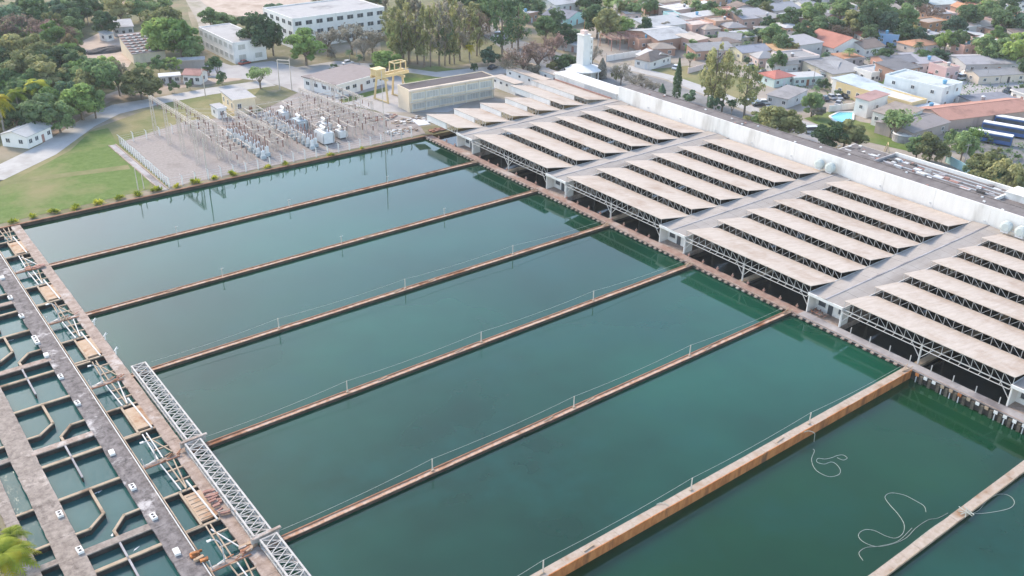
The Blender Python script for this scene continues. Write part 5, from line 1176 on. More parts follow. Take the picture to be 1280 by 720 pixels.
 ('house', 'low white plot wall house right of the white arched shop', 'low white plot house', (1044, 112), (1068, 112), 5, 2.6, 'slab', WHT, R_LGT, 0, 1, 3, 1),
]
for row in TOWN:
    nm, lb, ph, p0, p1, dp, h, rf, wl, rc, rh, fl, nw, ns = row
    wl = tuple(v * 0.86 for v in wl); rc = tuple(v * 0.76 for v in rc)
    building(nm, lb, ph, p0, p1, dp, h, rf, wl, rc, rh=rh, floors=fl, nwin=nw, nside=ns, door=nw > 1 and fl == 1, win=(1.1, 1.0), cat=nm if nm not in ('block', 'hall', 'apartments') else 'building')
# rooftop water tanks
worn('tank_cyan', (0.12, 0.30, 0.45), (0.16, 0.36, 0.52), 1.0, bmp=0)
for k, row in enumerate(TOWN):
    if row[7] in ('flat', 'slab') and k % 2 == 0 or k in (5, 24, 41):
        a, b = at(*row[3], ZG), at(*row[4], ZG); d = (b - a); nrm = Vector((-d.y, d.x, 0)).normalized()
        c = a + d * random.uniform(0.2, 0.8) + nrm * min(row[5] * 0.4, 3.0); c.z = ZG + row[6] + (0.32 if row[7] == 'slab' else 0.08 if row[7] == 'flat' else 0.6)
        t = thing('water_tank', '%s water tank on the roof of the %s' % ('blue' if k % 4 else 'grey', row[2]), 'tank', c)
        MB().cyl((0, 0), 0.5, 0.7, 0.0, 1.1, 12).build('drum', 'tank_cyan' if k % 4 else 'concrete_grey', t); MB().cyl((0, 0), 0.72, 0.3, 1.1, 1.35, 12).build('lid', 'tank_cyan' if k % 4 else 'galv', t)
# smaller houses filling the blocks between the ones above
OBST = []
rh_ = random.Random(33)
def inside(x, y, poly):
    c = False; n = len(poly)
    for i in range(n):
        (x0, y0), (x1, y1) = poly[i], poly[(i + 1) % n]
        if (y0 > y) != (y1 > y) and x < (x1 - x0) * (y - y0) / (y1 - y0) + x0: c = not c
    return c
BLOCKS = [(770, 30), (800, -8), (1290, -8), (1290, 96), (1210, 80), (1120, 66), (1090, 100), (1020, 112), (960, 104), (930, 70), (850, 78), (800, 56)]
RC = [('grey', R_GRY), ('pale grey', R_LGT), ('dark', R_DRK), ('brown', R_BRN), ('red', R_RED), ('orange', R_ORG), ('tan', R_TAN), ('grey', R_GRY), ('pale grey', R_LGT)]
WC = [('white', WHT), ('cream', CRM), ('pink', PNK), ('brick', BRK), ('grey', GRY), ('salmon', SAL)]
base_places = list(PLACES); n_ = 0; tries = 0; used_l = {}
while n_ < 70 and tries < 5000:
    tries += 1; x, y = rh_.uniform(770, 1290), rh_.uniform(-6, 112)
    if not inside(x, y, BLOCKS): continue
    g_ = at(x, y, ZG)
    if any((Vector((c.x, c.y, 0)) - Vector((g_.x, g_.y, 0))).length < sz * 0.55 + 5.0 for ph, c, sz in base_places) or any((c - g_).length < 11.5 for c in OBST): continue
    w = rh_.uniform(6.5, 10.5); dpt = rh_.uniform(6, 9); ang = R(rh_.choice([-24, -24, -16, 64, 70]) + rh_.uniform(-5, 5))
    q1 = pix(g_ + Vector((math.cos(ang) * w, math.sin(ang) * w, 0)))
    (rn, rc), (wn_, wc) = rh_.choice(RC), rh_.choice(WC); rk = rh_.choice(['gable', 'shed', 'gabley', 'hip', 'slab', 'flat'])
    bx, by = pix(g_); best = min(base_places, key=lambda p_: math.hypot(pix(p_[1])[0] - bx, (pix(p_[1])[1] - by) * 1.4)); qx, qy = pix(best[1])
    rel = ('left of' if bx < qx else 'right of') if abs(qx - bx) > abs(qy - by) * 1.6 else ('in front of' if by > qy else 'behind')
    lb = 'small %s house, %s roof, %s the %s' % (wn_, rn, rel, best[0])
    if lb in used_l or len(lb.split()) > 16: continue
    used_l[lb] = 1
    building('small_house', lb, 'x', (x, y), q1, dpt, rh_.uniform(2.7, 3.6), rk, tuple(v * 0.84 for v in wc), (lambda k_: tuple(v * k_ for v in rc))(rh_.uniform(0.6, 0.95)), rh=rh_.uniform(1.0, 1.8), nwin=3, nside=2, win=(1.1, 1.0), cat='house'); PLACES.pop()
    OBST.append(g_ + Vector((math.cos(ang) * w / 2, math.sin(ang) * w / 2, 0))); n_ += 1
# boundary walls
def wall_line(label, p0, p1, h, mat, th=0.2):
    a, b = at(*p0, ZG), at(*p1, ZG); t = thing('boundary_wall', label, 'wall', a)
    d = b - a; n = max(2, int(d.length / 4))
    for k in range(n):
        u, v = d * (k / n), d * ((k + 1) / n); g_ = d.normalized() * 0.03
        bar('wall_panel', u + g_ + Vector((0, 0, h / 2)), v - g_ + Vector((0, 0, h / 2)), th, h, mat, t)
    for k in range(n + 1): bar('pier', d * (k / n), d * (k / n) + Vector((0, 0, h + 0.12)), th + 0.14, th + 0.14, mat, t)
MATS_T = worn('teal_wall', (0.34, 0.54, 0.54), (0.42, 0.62, 0.62), 0.6)
wall_line('white boundary wall in front of the red steel canopy', (758, 77), (800, 70), 2.2, 'white_paint')
wall_line('turquoise boundary wall curving beside the bus yard', (1182, 203), (1212, 219), 2.2, 'teal_wall')
wall_line('white wall along the street beside the pale green low house', (1042, 120), (1066, 118), 2.2, 'white_paint')
wall_line('white boundary wall along the street left of the white pool house', (1036, 140), (1066, 136), 2.0, 'white_paint')
wall_line('salmon boundary wall of the depot yard', (1200, 134), (1270, 126), 1.6, wallmat(SAL))
wall_line('pale wall between the vacant lot and the cream houses', (860, 92), (890, 84), 2.0, wallmat(PNK))
wall_line('pale wall along the office yard left of the white office block', (238, 92), (262, 95), 1.2, 'concrete_pink')
# red steel canopy frame
a, b = at(764, 64, ZG), at(806, 60, ZG); d = (b - a); t = thing('steel_canopy', 'open red steel roof frame on posts behind the white boundary wall', 'canopy', a, math.atan2(d.y, d.x)); L = d.length
for k in range(5):
    x = k * L / 4
    for y in (0, 9): bar('post', (x, y, 0), (x, y, 4.2), 0.25, 0.25, 'red_brown', t)
    bar('rafter', (x, 0, 4.2), (x, 9, 4.8), 0.25, 0.3, 'red_brown', t)
    if k < 4: bar('brace', (x, 0, 4.2), (x + L / 4, 9, 4.8), 0.15, 0.15, 'red_brown', t)
for q in range(7): bar('purlin', (0, q * 1.5, 4.3 + q * 0.1), (L, q * 1.5, 4.3 + q * 0.1), 0.18, 0.18, 'red_brown', t)
# swimming pool
pp = [at(x, y, ZG) for x, y in ((1037, 146), (1048, 141), (1067, 141), (1066, 151), (1052, 155), (1042, 152))]
c = sum(pp, Vector()) / 6; t = thing('swimming_pool', 'turquoise swimming pool with white rim beside the white pool house', 'pool', c)
MB(c).prism([(p.x, p.y) for p in pp], ZG, ZG + 0.22).build('water', 'water_pool', t)
for p, q in zip(pp, pp[1:] + pp[:1]): bar('rim', p + Vector((0, 0, 0.2)), q + Vector((0, 0, 0.2)), 0.6, 0.3, 'white_paint', t, c)
# round tank roof and orange swing
c = at(1128, 176, ZG); t = thing('round_tank', 'round grey tank with flat lid beside the feathery tree', 'tank', c)
MB().cyl((0, 0), 2.9, 2.9, 0, 2.2, 20).build('drum', 'concrete_grey', t); MB().cyl((0, 0), 3.1, 2.9, 2.2, 2.45, 20).build('lid', 'galv', t)
for k in range(6): bar('lid_rib', (0, 0, 2.5), (2.8 * math.cos(k * 1.047), 2.8 * math.sin(k * 1.047), 2.48), 0.12, 0.08, 'concrete_grey', t)
c = at(1108, 191, ZG); t = thing('swing_frame', 'small orange swing frame in the garden behind the annex', 'swing', c, 0.6)
for x in (-1.2, 1.2):
    for s_ in (-0.7, 0.7): bar('leg', (x, s_, 0), (x, 0, 2.6), 0.16, 0.16, 'crane_yellow', t)
bar('top_bar', (-1.4, 0, 2.6), (1.4, 0, 2.6), 0.16, 0.16, 'crane_yellow', t)
for x in (-0.5, 0.5): bar('swing_seat', (x - 0.25, 0, 0.6), (x + 0.25, 0, 0.6), 0.25, 0.08, 'steel_dark', t); bar('rope', (x, 0, 0.6), (x, 0, 2.6), 0.05, 0.05, 'steel_dark', t)

# ------------------------------------------------------------------ vehicles
for nm, c in (('car_white', (0.72, 0.72, 0.73)), ('car_dark', (0.05, 0.055, 0.065)), ('car_silver', (0.42, 0.43, 0.45)), ('car_red', (0.36, 0.08, 0.06)), ('bus_blue', (0.05, 0.12, 0.30)), ('tyre', (0.03, 0.03, 0.03))):
    worn(nm, c, tuple(x * 0.92 for x in c), 0.5, bmp=0, rough=0.25 if nm != 'tyre' else 0.8, spec=0.5)
def car_proto(L=4.3, W=1.75, van=False):
    t = bpy.data.objects.new('parked_van' if van else 'parked_car', None); COL.objects.link(t)
    h0, h1 = (0.95, 2.0) if van else (0.82, 1.45)
    prof = [(-L / 2, 0.3), (-L / 2, h0 - 0.1), (-L / 2 + 0.3, h0), (L / 2 - 0.5, h0 - 0.05), (L / 2, h0 - 0.25), (L / 2, 0.3)]
    mb = MB(); n = len(prof); vs_ = [(x, y, z) for y in (-W / 2, W / 2) for x, z in prof]
    mb.add(vs_, [tuple(range(n)), tuple(range(2 * n - 1, n - 1, -1))] + [(i, n + i, n + (i + 1) % n, (i + 1) % n) for i in range(n)]); bd = mb.build('body', 'car_white', t)
    a, b = (-L / 2 + 0.15, L / 2 - 0.9) if van else (-L / 2 + 0.5, L / 2 - 1.1)
    c0, c1 = (a + 0.1, b - 0.5) if van else (a + 0.55, b - 0.6)
    cb = MB(); w = W / 2 - 0.06; w1 = W / 2 - 0.2
    vs_ = [(a, -w, h0 - 0.02), (b, -w, h0 - 0.06), (b, w, h0 - 0.06), (a, w, h0 - 0.02), (c0, -w1, h1), (c1, -w1, h1), (c1, w1, h1), (c0, w1, h1)]
    cb.add(vs_, [(0, 1, 5, 4), (1, 2, 6, 5), (2, 3, 7, 6), (3, 0, 4, 7)]); cb.build('windows', 'glass', t)
    rf = MB(); rf.box(c0 - 0.03, c1 + 0.03, -w1 - 0.03, w1 + 0.03, h1 - 0.02, h1 + 0.06); rf.build('roof', 'car_white', t)
    wm = MB(); wm.tube([(0, -0.1, 0), (0, 0.1, 0)], 0.32, 10); me = wm.mesh('wheel', 'tyre')
    for x in (-L / 2 + 0.75, L / 2 - 0.8):
        for y in (-W / 2 + 0.05, W / 2 - 0.05): put('wheel', me, t, (x, y, 0.32))
    for y in (-W / 2 + 0.3, W / 2 - 0.3): MB().box(L / 2 - 0.02, L / 2 + 0.03, y - 0.2, y + 0.2, 0.55, 0.7).build('headlight', 'glass_pale', t)
    return t
pc, pv = car_proto(), car_proto(5.0, 1.95, True); usedp = {}
CARS = [((435, 80), 0.1, 'car_white', 0, 'white car parked under the small palms by the three storey building'), ((1015, 166), -0.5, 'car_white', 1, 'white van parked behind the long white wall'),
        ((1030, 125), 1.2, 'car_dark', 0, 'dark car at the left of the roadside row'), ((1038, 123), 1.2, 'car_silver', 0, 'silver car second in the roadside row'), ((1046, 123), 1.2, 'car_white', 0, 'white car third in the roadside row'),
        ((1048, 131), 0.4, 'car_silver', 0, 'pale car in front of the roadside row'), ((1056, 122), 1.2, 'car_dark', 0, 'dark car at the right of the roadside row'), ((1204, 99), -0.3, 'car_white', 1, 'white van parked by the row of garages'),
        ((1208, 93), -0.3, 'car_silver', 0, 'silver car behind the white van by the garages'), ((1256, 117), 0.5, 'car_dark', 0, 'dark car in the depot yard by the white walled plot'), ((1260, 114), 0.5, 'car_dark', 0, 'second dark car beside the white walled plot'),
        ((948, 132), -0.6, 'car_dark', 0, 'dark car nearest the trees under the open garage'), ((955, 130), -0.6, 'car_white', 0, 'white car under the front of the open garage'), ((941, 127), -0.6, 'car_silver', 0, 'silver car left of the open garage'),
        ((963, 138), -0.6, 'car_dark', 0, 'dark car in front of the open garage'), ((948, 88), -0.7, 'car_dark', 0, 'dark car parked below the yellowish house'), ((955, 92), -0.7, 'car_dark', 0, 'second dark car below the yellowish house'),
        ((940, 84), -0.7, 'car_silver', 0, 'silver car below the yellowish house'), ((625, 46), -0.5, 'car_white', 1, 'white van on the main street near the tall trees'), ((590, 46), -0.5, 'car_white', 1, 'white van parked among the tall trees'),
        ((306, 80), 0.2, 'car_red', 0, 'red car parked before the white two storey office block'), ((845, 86), 0.4, 'car_white', 0, 'white car in the plot beside the vacant lot'), ((1163, 96), 0.2, 'car_red', 0, 'red car beside the tall white corner block'), ((616, 86), 0.3, 'car_dark', 0, 'dark car by the dark bushes right of the beige block')]
for (px, py), rz, col, van, lb in CARS:
    p = pv if van else pc; o = p if not usedp.get(van) else copy_tree(p); usedp[van] = True
    o.location = at(px, py, ZG + 0.09); o.rotation_euler = (0, 0, rz); tag(o, lb, 'van' if van else 'car')
    for ch in o.children:
        if ch.name.split('.')[0] in ('body', 'roof'): ch.material_slots[0].link = 'OBJECT'; ch.material_slots[0].material = MATS[col]
for k, ((px, py), lb) in enumerate((((1258, 182), 'blue bus with white roof at the left of the three under the trees'), ((1275, 172), 'middle blue bus with white roof beside the red tiled shelter'), ((1290, 164), 'blue bus with white roof cut by the right edge'))):
    c = at(px, py, ZG + 0.07); t = thing('parked_bus', lb, 'bus', c, R(108))
    MB().box(-1.2, 10.5, -1.25, 1.25, 0.45, 2.9).build('body', 'bus_blue', t); MB().box(-1.1, 10.4, -1.15, 1.15, 2.9, 3.1).build('roof', 'white_paint', t)
    MB().box(-1.26, -1.19, -1.1, 1.1, 1.3, 2.6).build('windscreen', 'glass', t)
    for s_ in (-1, 1):
        MB().box(-0.8, 10.2, s_ * 1.27 - 0.02, s_ * 1.27 + 0.02, 1.5, 2.5).build('side_windows', 'glass', t)
        for x in (0.9, 8.0): put('wheel', bpy.data.meshes['wheel'], t, (x, s_ * 1.1, 0.45)).scale = (1.45, 1.2, 1.45)
# ------------------------------------------------------------------ poles and wires
POLES = [((30, 0), None)]
def pole(label, px, top_y, base_y, r=0.13, mat='concrete_pink', arms=1, lamp=False):
    c = at(px, base_y, ZG); h = max(3.0, height_at(c, px, top_y)); t = thing('utility_pole' if not lamp else 'street_lamp', label, 'pole' if not lamp else 'lamp', c)
    MB().cyl((0, 0), r, r * 0.7, -0.1, h, 7).build('pole', mat, t)
    for k in range(arms): bar('cross_arm', (-0.9, 0.3, h - 0.3 - k * 0.7), (0.9, -0.3, h - 0.3 - k * 0.7), 0.12, 0.12, mat, t)
    if lamp: MB().box(-0.2, 1.0, -0.12, 0.12, h - 0.05, h + 0.1).build('lamp_head', 'white_steel', t)
    return c, h
pole('left of a pair of pale leaning posts on the lawn by the fence', 173, 206, 238, 0.12, 'post_beige', 0)
pole('right of a pair of pale leaning posts on the lawn by the fence', 180, 214, 236, 0.12, 'post_beige', 0)
pole('tall pale pole at the water side of the substation', 260, 172, 224, 0.16, 'post_beige', 0)
pole('pale pole between the control building and the road', 257, 84, 121, 0.16, 'post_beige', 0)
pole('left post of the tall pale goal frame on the dry grass', 350, 74, 112, 0.18, 'post_beige', 0)
pole('right post of the tall pale goal frame on the dry grass', 365, 73, 113, 0.18, 'post_beige', 0)
pole('pale lamp pole in front of the white three storey building', 446, 36, 70, 0.14, 'white_steel', 0, True)
pole('tall pole at the right end of the substation', 453, 118, 168, 0.14, 'post_beige', 2)
pole('tall pale pole beside the scrap near the crane', 481, 88, 176, 0.13, 'post_beige', 0)
pole('concrete pole with arms at the upper left among the trees', 111, 9, 32, 0.15, 'concrete_grey', 1)
pole('pale pole right of the tower', 747, 40, 62, 0.16, 'concrete_grey', 1)
pole('street lamp behind the long white wall beside the bushes', 1045, 182, 197, 0.1, 'white_steel', 0, True)
pole('street lamp by the conical dark tree', 844, 118, 128, 0.1, 'white_steel', 0, True)
pole('white lattice mast in the far upper right trees', 1251, 9, 34, 0.25, 'white_steel', 2)
pole('pale pole beside the turquoise wall', 1203, 178, 214, 0.12, 'concrete_grey', 1)
pole('pale pole near the top among the right hand trees', 1049, 2, 22, 0.15, 'white_steel', 0)
pole('pole beside the red steel canopy', 757, 66, 88, 0.1, 'concrete_grey', 0)
pole('tall thin pole among the tall feathery trees', 513, 0, 80, 0.12, 'concrete_pink', 1)
pole('pole on the street beside the pale green low house', 1015, 84, 112, 0.12, 'concrete_grey', 1)
pole('pole by the row of beige garages', 1232, 76, 104, 0.12, 'concrete_grey', 1)
pole('pole in the street above the depot yard', 1245, 92, 122, 0.12, 'concrete_grey', 1)
a, b = at(350, 112, ZG), at(365, 113, ZG); t = thing('goal_crossbar', 'horizontal pale beam across the two tall posts on the dry grass', 'beam', a)
hh = height_at(a, 350, 74); bar('beam', (0, 0, hh), b - a + Vector((0, 0, hh)), 0.25, 0.25, 'post_beige', t); bar('tie', (0, 0, hh - 1.0), b - a + Vector((0, 0, hh - 1.0)), 0.12, 0.12, 'post_beige', t)
# ================================================================== VEGETATION
def leaf_quad(mb, c, nrm, s, rnd):
    u = nrm.orthogonal().normalized(); a = rnd.uniform(0, 6.283); v = nrm.cross(u)
    x = (u * math.cos(a) + v * math.sin(a)) * s; y = (v * math.cos(a) - u * math.sin(a)) * s * rnd.uniform(0.5, 0.9)
    b = nrm * s * rnd.uniform(-0.25, 0.25)
    n = len(mb.v); mb.v += [tuple(c - x * 0.9), tuple(c - y + b), tuple(c + x), tuple(c + y + b)]; mb.f.append([n, n + 1, n + 2, n + 3]); mb.mi.append(0)
def rvec(rnd):
    while True:
        v = Vector((rnd.uniform(-1, 1), rnd.uniform(-1, 1), rnd.uniform(-1, 1)))
        if 0.05 < v.length < 1: return v.normalized()
def crown_round(seed, blobs=38, per=105, Rr=4.0, z0=0.9, z1=10.0, leaf=0.40, flat=1.0):
    rnd = random.Random(seed); mb = MB(); cz = (z0 + z1) / 2; hz = (z1 - z0) / 2
    for b in range(blobs):
        d = rvec(rnd)
        if d.z < -0.75: d.z = -d.z
        k = rnd.uniform(0.45, 0.98) if b > 4 else rnd.uniform(0, 0.4)
        c = Vector((d.x * Rr * k, d.y * Rr * k, cz + d.z * hz * k * flat)); br = rnd.choice([rnd.uniform(0.16, 0.26), rnd.uniform(0.26, 0.42), rnd.uniform(0.30, 0.44)]) * Rr
        for q in range(per):
            n = rvec(rnd); n.z += 0.25; n.normalize()
            p = c + Vector((n.x * br, n.y * br, n.z * br * 0.8)) * rnd.uniform(0.72, 1.06)
            leaf_quad(mb, p, (n + rvec(rnd) * 0.55).normalized(), leaf * rnd.uniform(0.6, 1.25), rnd)
    return mb.mesh('crown', 'leaf_mid')
def crown_airy(seed):
    rnd = random.Random(seed); mb = MB()
    for b in range(34):
        z = rnd.uniform(2.6, 9.8); k = max(0.25, math.sin((z - 1.6) / 8.6 * math.pi) ** 0.7); a = rnd.uniform(0, 6.283); rr = rnd.uniform(0.2, 1.0) * 3.4 * k
        c = Vector((rr * math.cos(a), rr * math.sin(a), z)); br = rnd.uniform(0.55, 1.05)
        for q in range(34):
            n = rvec(rnd); p = c + Vector((n.x * br, n.y * br, n.z * br * 1.2)) * rnd.uniform(0.3, 1.0)
            leaf_quad(mb, p, (n + rvec(rnd) * 0.8).normalized(), 0.31 * rnd.uniform(0.5, 1.2), rnd)
    return mb.mesh('crown', 'leaf_olive')
def crown_bare(seed):
    rnd = random.Random(seed); mb = MB()
    def grow(p, d, L, r, lv):
        q = p + d * L; mb.beam(p, q, r * 2)
        if lv == 0:
            for k in range(5): leaf_quad(mb, q + rvec(rnd) * 0.5, rvec(rnd), 0.26 * rnd.uniform(0.5, 1.2), rnd)
            return
        for k in range(3 if lv > 1 else 4):
            nd = (d + rvec(rnd) * 0.85 + Vector((0, 0, 0.12))).normalized(); grow(p + d * L * rnd.uniform(0.5, 1.0), nd, L * rnd.uniform(0.6, 0.8), r * 0.6, lv - 1)
    for k in range(6):
        a = k * 1.05 + rnd.uniform(-.3, .3); grow(Vector((0, 0, 2.4)), Vector((math.cos(a) * 0.7, math.sin(a) * 0.7, 1)).normalized(), 3.0, 0.12, 3)
    return mb.mesh('crown', 'leaf_grey')
def crown_palm(seed, n=17):
    rnd = random.Random(seed); mb = MB()
    for k in range(n):
        a = 2 * math.pi * k / n + rnd.uniform(-0.2, 0.2); el = rnd.uniform(0.1, 1.15); L = rnd.uniform(3.2, 4.2); prev = None
        for s_ in range(15):
            f = s_ / 14; r = L * (f * math.cos(el) * 0.75 + 0.25 * f); z = 8.2 + L * (math.sin(el) * f - (0.55 + 0.4 * math.cos(el)) * f * f)
            p = Vector((r * math.cos(a), r * math.sin(a), z))
            if prev is not None:
                d = (p - prev).normalized(); side = Vector((-math.sin(a), math.cos(a), 0))
                w = 0.95 * math.sin(math.pi * min(1, f * 0.85 + 0.12)) + 0.1
                for s2 in (-1, 1):
                    tip = p + side * s2 * w + d * 0.35 - Vector((0, 0, 0.35 * w)); q = len(mb.v)
                    mb.v += [tuple(prev), tuple(p), tuple(tip + d * 0.08), tuple(tip)]; mb.f.append([q, q + 1, q + 2, q + 3]); mb.mi.append(0)
            prev = p
    return mb.mesh('fronds', 'leaf_mid')
def crown_cone(seed, w=1.5):
    rnd = random.Random(seed); mb = MB()
    for q in range(1500):
        f = rnd.random() ** 0.8; z = 0.5 + 9.5 * f; r = w * min(1.0, (1 - f) * 1.8 + 0.05) * rnd.uniform(0.6, 1.05); a = rnd.uniform(0, 6.283)
        n = Vector((math.cos(a), math.sin(a), 0.3)).normalized(); leaf_quad(mb, Vector((r * math.cos(a), r * math.sin(a), z)), (n + rvec(rnd) * 0.4).normalized(), 0.32 * rnd.uniform(0.6, 1.2), rnd)
    return mb.mesh('crown', 'leaf_dark')
def trunk_mesh(seed, kind):
    rnd = random.Random(seed + 100); mb = MB()
    if kind == 'palm':
        mb.tube([(0, 0, -0.2), (0.1, 0.05, 3), (0.25, 0.1, 6), (0.1, 0.0, 8.3)], 0.26, 7, r1=0.16)
    elif kind == 'airy':
        mb.tube([(0, 0, -0.2), (0.1, 0.1, 3), (0, 0.2, 6.5), (0.1, 0.1, 9.3)], 0.24, 7, r1=0.05)
        for k in range(9):
            z = rnd.uniform(2.8, 8); a = rnd.uniform(0, 6.283); mb.tube([(0.05, 0.1, z), (1.0 * math.cos(a), 1.0 * math.sin(a), z + 0.9), (2.2 * math.cos(a), 2.2 * math.sin(a), z + 1.2)], 0.09, 5, r1=0.03)
    else:
        mb.tube([(0, 0, -0.2), (0.08, 0.05, 1.6), (0.0, 0.1, 3.4)], 0.34, 8, r1=0.24)
        for k in range(6):
            a = k * 1.05 + rnd.uniform(-.3, .3); mb.tube([(0, 0.05, 1.9 + 0.2 * k), (1.1 * math.cos(a), 1.1 * math.sin(a), 4.2), (2.3 * math.cos(a), 2.3 * math.sin(a), 6.3)], 0.18, 6, r1=0.05)
    return mb.mesh('trunk', 'bark' if kind != 'palm' else 'bark_pale')
CROWNS = {'round': [crown_round(s_) for s_ in range(5)], 'airy': [crown_airy(s_) for s_ in range(4)], 'bare': [crown_bare(s_) for s_ in range(3)], 'palm': [crown_palm(s_) for s_ in range(3)],
          'cone': [crown_cone(3)], 'bush': [crown_round(s_ + 20, 16, 90, 4.0, 0.3, 8.5, 0.5) for s_ in range(3)], 'feather': [crown_round(s_ + 40, 20, 60, 4.2, 4.0, 8.5, 0.36, 0.6) for s_ in range(2)]}
TRUNKS = {k: [trunk_mesh(s_, k) for s_ in range(2)] for k in ('round', 'airy', 'palm')}
NOM = {'round': (10.0, 4.3), 'airy': (10.0, 2.9), 'bare': (8.5, 4.2), 'palm': (10.0, 4.0), 'cone': (10.0, 1.6), 'bush': (8.8, 4.6), 'feather': (9.0, 4.8)}
KNAME = {'round': ('broadleaf_tree', 'tree'), 'airy': ('feathery_tree', 'tree'), 'bare': ('bare_tree', 'tree'), 'palm': ('palm_tree', 'palm'), 'cone': ('cypress_tree', 'tree'), 'bush': ('shrub', 'shrub'), 'feather': ('spreading_tree', 'tree')}
KDESC = {'round': 'round leafy tree', 'airy': 'tall feathery tree', 'bare': 'bare twiggy tree', 'palm': 'palm', 'cone': 'narrow conical tree', 'bush': 'bushy shrub', 'feather': 'spreading tree'}
CDESC = {'dark': 'dark green', 'mid': 'green', 'bright': 'bright green', 'olive': 'olive green', 'teal': 'bluish green', 'ochre': 'ochre', 'pink': 'reddish brown', 'grey': 'pale grey', 'yellow': 'yellow', 'lime': 'yellow green'}
